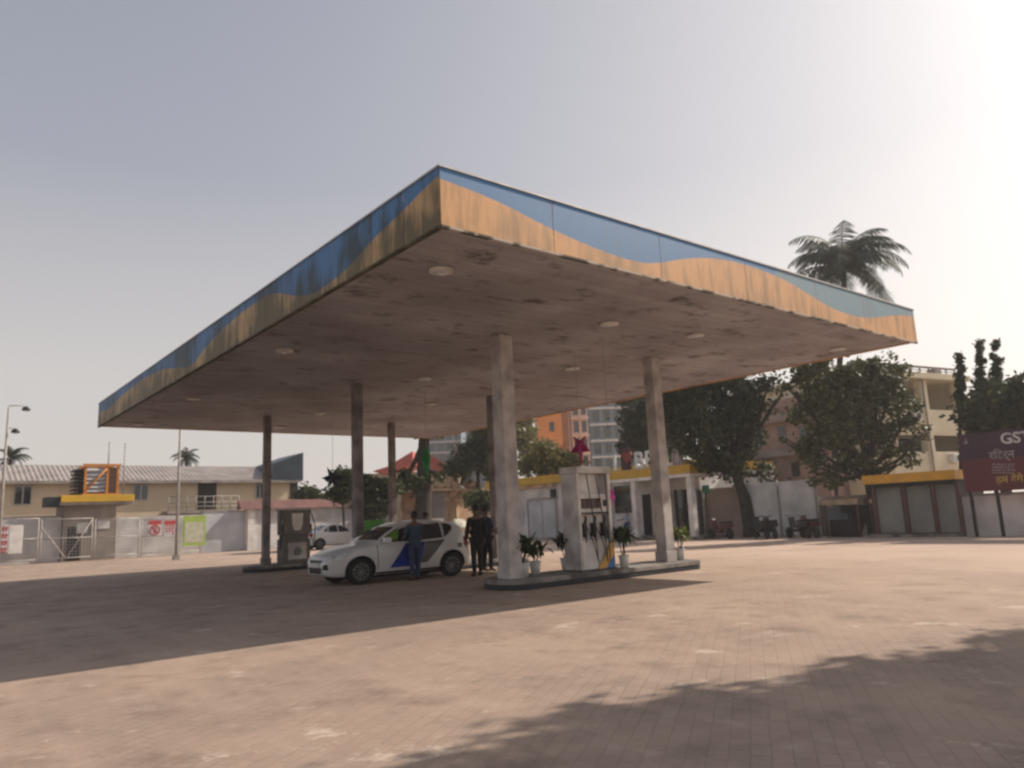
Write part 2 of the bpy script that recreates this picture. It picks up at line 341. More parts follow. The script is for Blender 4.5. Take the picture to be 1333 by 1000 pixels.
# ------------------------------------------------------------------ ground
def paver_material():
    m = bpy.data.materials.new('interlocking_pavers'); m.use_nodes = True; t = m.node_tree; n = t.nodes; l = t.links
    b = n['Principled BSDF']; b.inputs['Roughness'].default_value = .9; b.inputs['Specular IOR Level'].default_value = .2
    c = n.new('ShaderNodeTexCoord'); mp = n.new('ShaderNodeMapping'); l.new(c.outputs['Object'], mp.inputs[0]); mp.inputs['Rotation'].default_value = (0, 0, R(-34))
    wn = n.new('ShaderNodeTexNoise'); wn.inputs['Scale'].default_value = 7; l.new(c.outputs['Object'], wn.inputs['Vector'])
    wv = n.new('ShaderNodeVectorMath'); wv.operation = 'MULTIPLY_ADD'; l.new(wn.outputs['Color'], wv.inputs[0]); wv.inputs[1].default_value = (.03, .03, .0); l.new(mp.outputs[0], wv.inputs[2])
    br = n.new('ShaderNodeTexBrick'); br.offset = .5; br.inputs['Scale'].default_value = 1.0
    br.inputs['Brick Width'].default_value = .225; br.inputs['Row Height'].default_value = .125; br.inputs['Mortar Size'].default_value = .008
    br.inputs['Mortar Smooth'].default_value = .4; br.inputs['Bias'].default_value = 0
    br.inputs['Color1'].default_value = (.315, .240, .190, 1); br.inputs['Color2'].default_value = (.280, .210, .166, 1); br.inputs['Mortar'].default_value = (.250, .188, .150, 1)
    l.new(wv.outputs[0], br.inputs['Vector'])
    # patches of dust and of wear, plus an overall paler tone towards +u
    def noise(sc, det, rough=.55, vec=None):
        z = n.new('ShaderNodeTexNoise'); z.inputs['Scale'].default_value = sc; z.inputs['Detail'].default_value = det; z.inputs['Roughness'].default_value = rough
        l.new(vec or c.outputs['Object'], z.inputs['Vector']); return z.outputs[0]
    def rng_(v, a, bb, o0=0, o1=1):
        r = n.new('ShaderNodeMapRange'); l.new(v, r.inputs[0]); r.inputs[1].default_value = a; r.inputs[2].default_value = bb; r.inputs[3].default_value = o0; r.inputs[4].default_value = o1; return r.outputs[0]
    def mix(f, a, col, blend='MIX'):
        x = n.new('ShaderNodeMixRGB'); x.blend_type = blend; l.new(f, x.inputs[0]); l.new(a, x.inputs[1])
        if isinstance(col, tuple): x.inputs[2].default_value = (*col, 1)
        else: l.new(col, x.inputs[2])
        return x.outputs[0]
    col = br.outputs[0]
    col = mix(rng_(noise(.35, 7, .6), .38, .68, 0, .75), col, (.42, .315, .24))
    col = mix(rng_(noise(1.3, 6, .65), .50, .70, 0, .7), col, (.17, .125, .10))
    col = mix(rng_(noise(3.1, 8, .7), .58, .70, 0, .5), col, (.45, .36, .30))
    st = n.new('ShaderNodeMapping'); l.new(c.outputs['Object'], st.inputs[0]); st.inputs['Rotation'].default_value = (0, 0, R(39)); st.inputs['Scale'].default_value = (2.2, .12, 1)
    col = mix(rng_(noise(1.0, 5, .6, st.outputs[0]), .5, .75, 0, .4), col, (.42, .32, .26))
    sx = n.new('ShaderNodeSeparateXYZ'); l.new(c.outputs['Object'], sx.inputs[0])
    dz = n.new('ShaderNodeMath'); dz.operation = 'MULTIPLY'; l.new(rng_(sx.outputs['X'], 3, 17, 0, 1), dz.inputs[0]); l.new(rng_(noise(.22, 6, .6), .3, .6, .35, .95), dz.inputs[1])  # paler tone growing towards +u, broken up by noise
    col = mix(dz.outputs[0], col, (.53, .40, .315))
    col = mix(rng_(noise(.9, 9, .75), .585, .645, 0, .75), col, (.52, .43, .35))
    col = mix(rng_(noise(.55, 8, .8), .61, .70, 0, .7), col, (.12, .095, .08))
    l.new(col, b.inputs['Base Color'])
    bp = n.new('ShaderNodeBump'); bp.inputs['Strength'].default_value = .3; bp.inputs['Distance'].default_value = .008
    hh = n.new('ShaderNodeMath'); hh.operation = 'MULTIPLY_ADD'; l.new(br.outputs['Fac'], hh.inputs[0]); hh.inputs[1].default_value = -1.0; l.new(noise(25, 4), hh.inputs[2])
    l.new(hh.outputs[0], bp.inputs['Height']); l.new(bp.outputs[0], b.inputs['Normal'])
    return m
MT['soil'] = mat('dusty_soil', (.34, .24, .17), .95, (.20, .145, .105), .25, .5, detail=10)
g = MB().add([(-700, -700, -.004), (900, -700, -.004), (900, 900, -.004), (-700, 900, -.004)], [(0, 1, 2, 3)]).build('ground', MT['soil']); setp(g, kind='structure')
UW = 28.0                                       # the site's right-hand boundary line (faces -u)
VG = 45.6                                       # the gate line (faces -v)
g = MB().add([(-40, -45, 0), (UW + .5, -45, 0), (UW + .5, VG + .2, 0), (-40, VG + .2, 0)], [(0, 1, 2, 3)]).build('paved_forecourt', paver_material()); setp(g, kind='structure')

# ------------------------------------------------------------------ canopy
CL, CW = 15.55 * SC, 24.5 * SC; ZT = 6.70 * SC
can = thing('filling_station_canopy', 'large flat roofed canopy on six columns with stained blue and peach fascia', 'canopy', (0, 0, 0))
def soffit_mat():
    m = mat('soffit_panels', (.38, .355, .375), .75, (.26, .24, .255), .5, 0, detail=4)
    t = m.node_tree; n = t.nodes; l = t.links; b = n['Principled BSDF']
    src = b.inputs['Base Color'].links[0].from_socket
    c = n.new('ShaderNodeTexCoord')
    mp = n.new('ShaderNodeMapping'); mp.inputs['Scale'].default_value = (1.0, 1.5, 1); l.new(c.outputs['Object'], mp.inputs[0])
    z = n.new('ShaderNodeTexNoise'); z.inputs['Scale'].default_value = 1.25; z.inputs['Detail'].default_value = 8; z.inputs['Roughness'].default_value = .68; l.new(mp.outputs[0], z.inputs['Vector'])
    r = n.new('ShaderNodeMapRange'); l.new(z.outputs[0], r.inputs[0]); r.inputs[1].default_value = .54; r.inputs[2].default_value = .68; r.inputs[4].default_value = .9
    x = n.new('ShaderNodeMixRGB'); l.new(r.outputs[0], x.inputs[0]); l.new(src, x.inputs[1]); x.inputs[2].default_value = (.06, .045, .043, 1)
    br = n.new('ShaderNodeTexBrick'); br.offset = 0; br.inputs['Scale'].default_value = 1; br.inputs['Brick Width'].default_value = 30; br.inputs['Row Height'].default_value = .31; br.inputs['Mortar Size'].default_value = .012; br.inputs['Mortar Smooth'].default_value = .5
    br.inputs['Color1'].default_value = (1, 1, 1, 1); br.inputs['Color2'].default_value = (.90, .90, .90, 1); br.inputs['Mortar'].default_value = (.62, .6, .6, 1)
    l.new(c.outputs['Object'], br.inputs['Vector'])
    z3 = n.new('ShaderNodeTexNoise'); z3.inputs['Scale'].default_value = .35; z3.inputs['Detail'].default_value = 5; l.new(c.outputs['Object'], z3.inputs['Vector'])
    r3 = n.new('ShaderNodeMapRange'); l.new(z3.outputs[0], r3.inputs[0]); r3.inputs[1].default_value = .45; r3.inputs[2].default_value = .7; r3.inputs[4].default_value = .65
    x3 = n.new('ShaderNodeMixRGB'); l.new(r3.outputs[0], x3.inputs[0]); l.new(x.outputs[0], x3.inputs[1]); x3.inputs[2].default_value = (.20, .17, .17, 1); x = x3
    y = n.new('ShaderNodeMixRGB'); y.blend_type = 'MULTIPLY'; y.inputs[0].default_value = 1; l.new(x.outputs[0], y.inputs[1]); l.new(br.outputs[0], y.inputs[2])
    l.new(y.outputs[0], b.inputs['Base Color']); return m
MB().box(.06, CL - .06, .06, CW - .06, ZC + .03, ZT - .12).build('deck', soffit_mat(), can)
blue_c, blue_l = (.085, .23, .47), (.26, .37, .42)
FB = fascia_mat('fascia_blue_front', (.065, .20, .41), (.10, .14, .13), .0)
FBL = fascia_mat('fascia_faded_blue_front', (.15, .26, .33), (.12, .15, .13), .1)
FP = fascia_mat('fascia_peach_front', (.62, .325, .12), (.12, .085, .035), .46)
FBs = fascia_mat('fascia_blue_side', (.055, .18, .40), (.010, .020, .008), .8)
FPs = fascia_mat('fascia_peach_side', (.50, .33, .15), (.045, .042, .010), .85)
FLIP = mat('fascia_bottom_lip', (.44, .38, .33), .7, (.05, .045, .03), 3.2, lo=.44, hi=.54)
ac = [(0, .20), (1.07, .31), (2.2, .57), (3.0, .69), (3.63, .76), (4.4, .78), (4.91, .66), (5.4, .47), (5.77, .37), (6.4, .22), (7.0, .15), (7.64, .13), (8.4, .15), (9.12, .22), (9.8, .36), (10.41, .50), (11.0, .63), (11.6, .69), (12.3, .70), (12.9, .64), (13.68, .48), (14.5, .30), (15.56, .18)]
ab = [(0, .13), (.53, .22), (1.13, .37), (2.0, .5), (3.03, .8), (4.35, .9), (5.15, .72), (5.6, .55), (6.05, .35), (6.6, .22), (8.27, .2), (9.6, .33), (10.9, .5), (12.1, .85), (13.3, .65), (15, .35), (17.1, .22), (20.4, .3), (22.5, .5), (24.6, .4)]
def fascia(curve, axis, length, seams, mats, name):
    xs = [p[0] * SC for p in curve]; ys = [p[1] for p in curve]
    for i in range(len(seams) - 1):
        a, b = seams[i] * SC + .006, min(seams[i + 1] * SC, length) - .006
        if b <= a: continue
        m = MB(); n = max(3, int((b - a) / .2)); q = [a + (b - a) * k / n for k in range(n + 1)]
        # smooth curve through the points
        H = [ZT - (ZT - ZC) * float(np.interp(x, xs, ys) * .5 + .25 * (np.interp(x - .35, xs, ys) + np.interp(x + .35, xs, ys))) for x in q]
        pos = (lambda t, d, z: (t, d, z)) if axis == 'u' else (lambda t, d, z: (d, t, z))
        for k in range(n):
            for lo, hi, mi in ((H, None, 0 if (len(mats) < 3 or q[k] < 8.1) else 2), (None, H, 1)):
                z0 = [lo[k] if lo else ZC, lo[k + 1] if lo else ZC]; z1 = [hi[k] if hi else ZT, hi[k + 1] if hi else ZT]
                m.mi = mi
                m.add([pos(q[k], 0, z0[0]), pos(q[k + 1], 0, z0[1]), pos(q[k + 1], 0, z1[1]), pos(q[k], 0, z1[0])], [(0, 1, 2, 3)])
        m.mi = 0
        m.add([pos(a, 0, ZT), pos(b, 0, ZT), pos(b, .05, ZT), pos(a, .05, ZT)], [(0, 1, 2, 3)])
        m.mi = 1
        m.add([pos(a, 0, ZC), pos(b, 0, ZC), pos(b, .05, ZC), pos(a, .05, ZC)], [(0, 1, 2, 3)])
        for e_ in (a, b): m.add([pos(e_, 0, ZC), pos(e_, .05, ZC), pos(e_, .05, ZT), pos(e_, 0, ZT)], [(0, 1, 2, 3)])
        m.build(name, mats, can)
fascia(ac, 'u', CL, [0, 2.22, 4.91, 7.64, 10.41, 12.67, 15.6], [FB, FP, FBL], 'fascia_panel')
fascia(ab, 'v', CW, [0, 1.05, 2.2, 3.6, 5.0, 6.8, 8.6, 10.5, 12.6, 14.6, 16.8, 19.2, 22, 24.6], [FBs, FPs], 'fascia_panel')
MB().box(CL - .055, CL, .055, CW, ZC, ZT).build('fascia_panel', FP, can)
MB().box(0.06, CL - .06, CW - .05, CW, ZC, ZT).build('fascia_panel', FP, can)
MB().box(.0, CL, -.012, .06, ZC - .035, ZC - .003).build('edge_trim', FLIP, can)
MB().box(-.012, .06, .065, CW, ZC - .035, ZC - .003).build('edge_trim', mat('mossy_side_lip', (.10, .085, .05), .9, (.02, .022, .01), 3.0), can)
MB().box(-.02, CL + .02, -.02, .06, ZT + .003, ZT + .03).box(-.02, .06, .062, CW, ZT + .003, ZT + .03).build('coping_strip', MT['metal'], can)
lights_px = [(574, 353), (370, 457), (252, 519), (553, 493), (417, 538), (180, 552), (745, 480), (793, 422), (905, 437), (1090, 455), (562, 526), (363, 556)]
for i, q in enumerate(lights_px):
    a, b = G(q[0], q[1], ZC)
    rr = .20
    m = MB().lathe((a, b, ZC - .03), [(rr * .8, 0), (rr, .012), (rr * 1.05, .055)], 24)
    ring = m.build('ceiling_light', MT['disp_side'], can)
    MB().lathe((a, b, ZC - .045), [(rr * .45, 0), (rr * .62, .01), (rr * .65, .02)], 20).build('lens', MT['lens'], ring)
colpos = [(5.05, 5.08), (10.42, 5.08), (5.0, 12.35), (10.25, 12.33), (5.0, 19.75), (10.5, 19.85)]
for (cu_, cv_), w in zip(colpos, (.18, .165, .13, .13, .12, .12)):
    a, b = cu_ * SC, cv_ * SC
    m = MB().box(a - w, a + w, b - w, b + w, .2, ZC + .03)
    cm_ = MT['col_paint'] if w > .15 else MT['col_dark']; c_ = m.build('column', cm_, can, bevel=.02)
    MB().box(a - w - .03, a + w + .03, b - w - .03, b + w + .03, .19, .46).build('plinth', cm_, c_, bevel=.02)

# islands
def island(u0, u1, v0, v1, label, h=.17):
    r = (v1 - v0) / 2; pts = []
    for k in range(13): t = math.pi / 2 + math.pi * k / 12; pts.append((u0 + r + r * .7 * math.cos(t), (v0 + v1) / 2 + r * math.sin(t)))
    for k in range(13): t = -math.pi / 2 + math.pi * k / 12; pts.append((u1 - r + r * .7 * math.cos(t), (v0 + v1) / 2 + r * math.sin(t)))
    t_ = thing('pump_island', label, 'kerb island', ((u0 + u1) / 2, (v0 + v1) / 2, 0), 'raised pump islands under the canopy')
    MB().prism(pts, 'z', .001, h - .06).build('kerb_face', MT['kerb_dark'], t_, bevel=.02)
    cx, cy = (u0 + u1) / 2, (v0 + v1) / 2
    MB().prism([(cx + (p[0] - cx) * 1.004, cy + (p[1] - cy) * 1.02) for p in pts], 'z', h - .059, h + .035).build('top_slab', MT['kerb'], t_, bevel=.008)
island(4.3 * SC, 11.5 * SC, 4.35 * SC, 5.8 * SC, 'dark kerbed concrete pump island nearest the camera, carrying the white dispenser')
island(4.1 * SC, 11.6 * SC, 11.75 * SC, 12.95 * SC, 'dark kerbed pump island behind the white hatchback')
island(4.0 * SC, 11.8 * SC, 19.1 * SC, 20.5 * SC, 'dark kerbed pump island farthest back, carrying the grey dispenser')

# ------------------------------------------------------------------ fuel dispensers
def lthing(name, label, cat, base, rz=0.0, group=None):
    """thing whose parts are modelled in its own local coordinates"""
    o = thing(name, label, cat, base, group, rz); BASE[o] = (Vector((0, 0, 0)), 0.0); return o
def dispenser(label, base, w, d, h, colours, full=True):
    t = lthing('fuel_dispenser', label, 'fuel pump', base, group='fuel dispensers on the islands')
    body, side = colours; x = w / 2; y = d / 2; k = h / 2.3
    b = MB(); b.box(-x + .09, x - .09, -y + .04, y - .04, 0.0, .68 * k); b.box(-x + .09, x - .09, -y + .14, y - .14, .68 * k, 1.22 * k); b.box(-x + .09, x - .09, -y + .03, y - .03, 1.22 * k, 1.68 * k)
    b.build('cabinet', body, t, bevel=.015)
    MB().box(-x, -x + .088, -y, y, 0, h - .16).build('side_panel', side, t, bevel=.01)
    MB().box(x - .088, x, -y, y, 0, h - .16).build('side_panel', body, t, bevel=.01)
    MB().box(-x - .02, x + .02, -y - .03, y + .03, h - .158, h).build('header', side, t, bevel=.015)
    MB().box(-x + .25, x - .2, -.08, .08, 1.684 * k, h - .16).build('hose_panel', body, t, bevel=.01)
    MB().box(-x + .12, x - .12, -y - .02, -y + .03, 1.235 * k, 1.275 * k).build('ledge', MT['dark'], t)
    s = MB().box(-x + .13, x * .35, -y - .004, -y + .04, 1.36 * k, 1.58 * k).build('display', MT['screen'], t)
    for r_ in range(3): MB().box(-x + .17, x * .25, -y - .008, -y - .005, (1.39 + r_ * .06) * k, (1.415 + r_ * .06) * k).build('readout', MT['readout'], s)
    MB().box(x * .55, x * .72, -y + .005, -y + .03, 1.40 * k, 1.54 * k).build('keypad', MT['kerb_dark'], t)
    for i, q in enumerate((-.30, -.02, .27)):
        q *= w
        n = MB(); n.box(q - .045, q + .045, -y + .02, -y + .13, .74 * k, 1.04 * k); n.tube([(q, -y + .04, 1.05 * k), (q - .01, -y - .02, 1.14 * k), (q - .03, -y + .01, 1.20 * k)], [.035, .03, .02])
        n.tube([(q - .05, -y + .0, .76 * k), (q - .07, -y - .05, .70 * k), (q - .03, -y - .01, .62 * k)], [.03, .02, .015])
        z = n.build('nozzle', MT['dark'], t)
        pts = []
        for j in range(13):
            f = j / 12; pts.append((q + .06 + .16 * math.sin(f * math.pi) * (1 if i < 2 else -.5), -y - .03 - .08 * math.sin(f * math.pi), (1.0 - .86 * math.sin(f * math.pi * .9)) * k if f < .55 else (.14 + (f - .55) / .45 * 1.98) * k))
        MB().tube([(q + .02, -y + .0, .95 * k)] + pts[2:], .014, 6).build('hose', MT['dark'], z)
    # painted wedge at the foot
    MB().prism([(x - .55, .03), (x - .30, .03), (x - .0, .34 * k), (x, .72 * k)], 'v', -y - .006, -y - .001).build('peach_stripe', MT['disp_yellow'], t)
    MB().prism([(x - .29, .03), (x, .03), (x, .33 * k)], 'v', -y - .006, -y - .001).build('blue_stripe', MT['disp_blue'], t)
    MB().box(-x - .03, x + .03, -y - .03, y + .03, -.03, .03).build('foot_frame', MT['kerb_dark'], t)
    return t
vd = 4.72 * SC
ua, ub = PV(757, 735, vd)[0], PV(801, 735, vd)[0]
dispenser('white fuel dispenser with black nozzles and a peach and blue wedge, nearest the camera', ((ua + ub) / 2, vd + .27, .205), ub - ua, .54, 2.34, (MT['white'], MT['disp_side']))
v3 = 19.35 * SC
ua, ub = PV(369, 700, v3)[0], PV(404, 700, v3)[0]
def grey_pump():
    w, d, h = ub - ua, .6, 1.95
    t = lthing('fuel_dispenser', 'small grey fuel dispenser on the back island by the leftmost column', 'fuel pump', ((ua + ub) / 2, v3 + .3, .205), group='fuel dispensers on the islands'); x, y = w / 2, d / 2
    MB().box(-x, x, -y, y, 0, .85).box(-x + .05, x - .05, -y + .05, y - .05, .85, 1.0).box(-x, x, -y, y, 1.0, h - .08).build('cabinet', mat('grey_dispenser_paint', (.17, .155, .14), .6), t, bevel=.02)
    MB().box(-x - .04, x + .04, -y - .04, y + .04, h - .08, h).build('header', MT['disp_side'], t, bevel=.02)
    MB().prism([(-.2, 1.75), (.22, 1.75), (.2, 1.35), (.12, 1.15), (-.1, 1.15), (-.18, 1.35)], 'v', -y - .01, -y + .01).build('face_plate', MT['white'], t)
    MB().box(-x + .18, x - .14, -y - .008, -y + .01, .15, .72).build('lower_panel', MT['disp_side'], t)
    MB().lathe((0, 0, 0), [(.12, 0), (.15, .005), (.12, .01)], 16).build('badge', mat('dull_badge', (.2, .2, .19), .6), t)
    b = [o for o in t.children if o.name.startswith('badge')][0]; b.rotation_euler = (R(90), 0, 0); b.location = (.02, -y - .01, .42)
    for s in (-1, 1):
        MB().tube([(s * (x + .02), -y + .1, 1.9), (s * (x + .16), -y - .05, 1.3), (s * (x + .12), -y - .06, .5), (s * (x + .05), -y, .9), (s * (x + .02), -y + .02, 1.2)], .02, 6).build('hose', MT['dark'], t)
        MB().box(s * (x + .03) - .03, s * (x + .03) + .03, -y, -y + .12, 1.12, 1.36).build('nozzle', MT['dark'], t)
grey_pump()

# ------------------------------------------------------------------ hanging star lanterns
def star(label, px, py, v0, r, m, stretch=1.35, rz=0.0, points=5, deep=.35):
    u_, z_ = PV(px, py, v0)
    t = lthing('star_lantern', label, 'star lantern', (u_, v0, z_), rz, 'foil star lanterns hanging from the canopy')
    vs = [(0, deep * r, 0), (0, -deep * r, 0)]
    for k in range(points * 2):
        a = math.pi / 2 + math.pi * k / points + math.pi / points; rr = r if k % 2 == 0 else r * .42
        z = rr * math.sin(a); vs.append((rr * math.cos(a), 0, z * (stretch if z < 0 else 1.1)))
    n = points * 2; fs = []
    for k in range(n): a, b = 2 + k, 2 + (k + 1) % n; fs += [(0, b, a), (1, a, b)]
    raw_mesh('star', vs, fs, m, t)
    MB().cyl((0, 0, 0), (0, 0, ZC + .03 - z_), .006, n=5).build('string', MT['pole'], t)
    return t
star('magenta star lantern hanging above the white dispenser', 755, 580, 5.6 * SC, .27, MT['star_pink'], 1.9, -1.0)
star('green star lantern hanging before the big trunk', 555, 597, 12.2 * SC, .42, MT['star_green'], 1.5, 1.25)
star('navy star lantern hanging against the sky beside the second column from the left', 433, 622, 19.4 * SC, .42, MT['star_navy'], 1.1, -.6, 6, .25)
star('small bright pink star lantern hanging on the right side of the white dispenser', 797, 644, 4.5 * SC, .15, MT['magenta'], 2.0, .25)

# ------------------------------------------------------------------ potted plants
def blade(vs, fs, base, az, length, lift, droop, width, n=5):
    """one arching leaf blade"""
    k = len(vs); d = Vector((math.cos(az), math.sin(az), 0)); s = Vector((-math.sin(az), math.cos(az), 0)); p = Vector(base); a = lift
    for i in range(n + 1):
        f = i / n; w = width * math.sin(math.pi * min(.98, .12 + f * .88)) ** .8
        vs += [p - s * w / 2, p + s * w / 2]
        p = p + (d * math.cos(a) + Vector((0, 0, 1)) * math.sin(a)) * length / n; a -= droop / n
    fs += [(k + 2 * i, k + 2 * i + 1, k + 2 * i + 3, k + 2 * i + 2) for i in range(n)]
def potted(label, px, py, h, leaf, pot_r=.15, seed=1, stem=.45, nl=46, z0=.205, spread=.30):
    rnd = random.Random(seed); u_, v_ = G(px, py, z0)
    v_ = min(max(v_, 4.6 * SC), 5.6 * SC); u_ = PV(px, py, v_)[0]
    t = lthing('potted_plant', label, 'potted plant', (u_, v_, z0), rnd.random() * 6, 'potted plants standing on the pump island')
    MB().lathe((0, 0, 0), [(pot_r * .75, 0), (pot_r * .95, .22), (pot_r, .25), (pot_r * 1.06, .255), (pot_r * 1.06, .29), (pot_r * .9, .29), (pot_r * .88, .26)], 16).build('pot', MT['pot'], t)
    vs, fs = [], []; st = MB()
    nl = int(nl * 1.8)
    for j in range(4):
        a = j * 1.7 + rnd.random(); top = Vector((.05 * math.cos(a) * (1 + j), .05 * math.sin(a) * (1 + j), h * (stem + .12 * rnd.random())))
        st.tube([(.02 * math.cos(a), .02 * math.sin(a), .25), (top.x * .5, top.y * .5, (top.z + .25) / 2), top], [.014, .012, .009], 5)
        for k in range(nl // 4):
            b = Vector((top.x, top.y, top.z * (.82 + .25 * rnd.random())))
            blade(vs, fs, b, rnd.random() * 6.283, spread * (.8 + .6 * rnd.random()), rnd.uniform(.2, 1.45), rnd.uniform(.6, 2.2), .065 + .045 * rnd.random())
    st.build('stem', MT['bark'], t); raw_mesh('foliage', vs, fs, LEAF[leaf], t)
potted('bushy dark potted plant at the foot of the central column', 680, 751, 1.0, 'pot', .17, 3, .5, 76, spread=.36)
potted('smaller potted plant just right of the bushy one by the central column', 697, 748, .85, 'pot', .13, 4, .5, 40, spread=.28)
potted('sparse potted plant at the left side of the white dispenser', 738, 743, 1.15, 'mid', .14, 5, .5, 52, spread=.3)
potted('leafy potted plant between the white dispenser and the right column', 813, 739, 1.05, 'pot', .12, 6, .6, 60, spread=.34)
potted('yellowish potted plant on the right of the right column', 886, 729, .9, 'yel', .12, 8, .62, 40, spread=.26)

# ------------------------------------------------------------------ cars
def interp(tab, x):
    return float(np.interp(x, [p[0] for p in tab], [p[1] for p in tab]))
def make_car(name, label, base, rz, P, group=None):
    t = lthing(name, label, 'car', base, rz, group)
    T = lambda x: interp(P['T'], x); B = lambda x: interp(P['B'], x); Wd = lambda x: interp(P['W'], x); zb = P['belt']; Lc = P['L']
    def rr(x): return min(P['r'], (T(x) - B(x)) * .35)
    def ysd(x, z):
        w = Wd(x); zz = min(max((z - .25) / (zb - .25), 0), 1)
        w *= .955 + .06 * math.sin(zz * math.pi * .85)
        if z > zb: w *= 1 - P['tumble'] * ((z - zb) / .55) ** 1.15
        zl = B(x) + .12
        if z < zl: w *= .90 + .10 * math.sqrt(max(0, 1 - ((zl - z) / .12) ** 2))
        return w
    def yface(x, z):
        tz = T(x) - rr(x)
        if z <= tz: return ysd(x, z)
        q = min(1.0, (z - tz) / rr(x)); return ysd(x, tz) * (1 - q ** 2.4) ** (1 / 2.4)
    xs = sorted(set([0, .015, .04, .08, .13, .2, .3] + [.3 + k * (Lc - .6) / 44 for k in range(45)] + [Lc - .3, Lc - .2, Lc - .13, Lc - .08, Lc - .04, Lc - .015, Lc]))
    nz = 22; vs, fs = [], []
    for x in xs:
        prof = []
        b, tz, top = B(x), T(x) - rr(x), T(x)
        for k in range(nz): f = k / (nz - 1); prof.append(b + (tz - b) * f)
        zz = prof + [tz + rr(x) * math.sin(a * math.pi / 2 / 8) for a in range(1, 9)]
        ring = [(x, 0, b)] + [(x, -yface(x, z), z) for z in zz[:-1]] + [(x, 0, top)] + [(x, yface(x, z), z) for z in reversed(zz[:-1])]
        vs += ring
    m = len(ring)
    for i in range(len(xs) - 1):
        for k in range(m): fs.append((i * m + k, i * m + (k + 1) % m, (i + 1) * m + (k + 1) % m, (i + 1) * m + k))
    fs += [tuple(range(m)), tuple(range(len(xs) * m - 1, (len(xs) - 1) * m - 1, -1))]
    body = raw_mesh('body', vs, fs, [MT['carpaint'], MT['dark']], t, True); BASE[body] = (Vector((0, 0, 0)), 0)
    bm = bmesh.new(); bm.from_mesh(body.data); bmesh.ops.recalc_face_normals(bm, faces=bm.faces); bm.to_mesh(body.data); bm.free()
    for wx in P['wheels']:
        for s in (-1, 1):
            cut = MB().cyl((wx, s * 1.2, P['wr'] + .015), (wx, s * .45, P['wr'] + .015), P['wr'] + .055, n=32).build('cutter', [MT['dark']], None)
            cut.location = (0, 0, 0); cut.rotation_euler = (0, 0, 0)
            md = body.modifiers.new('b', 'BOOLEAN'); md.operation = 'DIFFERENCE'; md.object = cut; md.solver = 'EXACT'; md.material_mode = 'TRANSFER'
            cut.name = 'tmp_cut'
    par, mw = body.parent, None
    body.parent = None; body.location = (0, 0, 0)
    bpy.context.view_layer.update()
    me = bpy.data.meshes.new_from_object(body.evaluated_get(bpy.context.evaluated_depsgraph_get()))
    body.modifiers.clear(); body.data = me; body.parent = par; me.name = 'body'
    for o in [o for o in bpy.data.objects if o.name.startswith('tmp_cut')]: bpy.data.objects.remove(o)
    def side_patch(nm, top, bot, s, mt, eps=.006, parent=t, nv=6, sub=5):
        def dens(pl):
            out = []
            for i in range(len(pl) - 1):
                for k in range(sub): f = k / sub; out.append((pl[i][0] + (pl[i + 1][0] - pl[i][0]) * f, pl[i][1] + (pl[i + 1][1] - pl[i][1]) * f))
            return out + [pl[-1]]
        a, b = dens(top), dens(bot); n = len(a); vs, fs = [], []
        for j in range(nv + 1):
            f = j / nv
            for i in range(n):
                x = a[i][0] + (b[i][0] - a[i][0]) * f; z = a[i][1] + (b[i][1] - a[i][1]) * f; z = min(z, T(x) - .02)
                vs.append((x, s * (yface(x, z) + eps), z))
        for j in range(nv):
            for i in range(n - 1): fs.append((j * n + i, j * n + i + 1, (j + 1) * n + i + 1, (j + 1) * n + i))
        # give it a small thickness
        k = len(vs); vs += [(x, y - s * .012, z) for x, y, z in vs]; fs += [tuple(k + q for q in reversed(f)) for f in fs]
        rim_ = [i for i in range(n)] + [j * n + n - 1 for j in range(1, nv + 1)] + [nv * n + i for i in range(n - 2, -1, -1)] + [j * n for j in range(nv - 1, 0, -1)]
        for q in range(len(rim_)): a_, b_ = rim_[q], rim_[(q + 1) % len(rim_)]; fs.append((a_, b_, k + b_, k + a_))
        o = raw_mesh(nm, vs, fs, mt, parent, True); BASE[o] = (Vector((0, 0, 0)), 0); return o
    def top_patch(nm, x0, x1, yf, mt, eps=.006, n=14, curve=.0, parent=t):
        vs, fs = [], []
        for i in range(n + 1):
            for j in range(n + 1):
                yy = (j / n * 2 - 1); x = x0 + (x1 - x0) * i / n + curve * yy * yy
                tz = T(x) - rr(x); Y = ysd(x, tz); q = min(.97, abs(yy) * yf)
                z = tz + rr(x) * (1 - q ** 2.4) ** (1 / 2.4)
                vs.append((x - eps * (1 if x < Lc / 2 else -1) * .6, yy * yf * Y, z + eps))
        fs = [(i * (n + 1) + j, i * (n + 1) + j + 1, (i + 1) * (n + 1) + j + 1, (i + 1) * (n + 1) + j) for i in range(n) for j in range(n)]
        o = raw_mesh(nm, vs, fs, mt, parent, True); BASE[o] = (Vector((0, 0, 0)), 0); return o
    def xend(y, z, front=True):
        rngx = [k * .005 for k in range(160)]
        for q in rngx:
            x = q if front else Lc - q
            if B(x) < z < T(x) - .01 and yface(x, z) >= abs(y): return x
        return rngx[-1] if front else Lc - rngx[-1]
    def end_patch(nm, yz, mt, front=True, eps=.008, parent=t, sub=6):
        """quad given by 4 (y,z) corners, laid on the nose or the tail"""
        a, b, c, d = [Vector((0, p[0], p[1])) for p in yz]; vs, fs = [], []
        for i in range(sub + 1):
            for j in range(sub + 1):
                f, g = i / sub, j / sub; p = a.lerp(b, f).lerp(d.lerp(c, f), g)
                x = xend(p.y, p.z, front); vs.append((x - eps if front else x + eps, p.y, p.z))
        fs = [(i * (sub + 1) + j, i * (sub + 1) + j + 1, (i + 1) * (sub + 1) + j + 1, (i + 1) * (sub + 1) + j) for i in range(sub) for j in range(sub)]
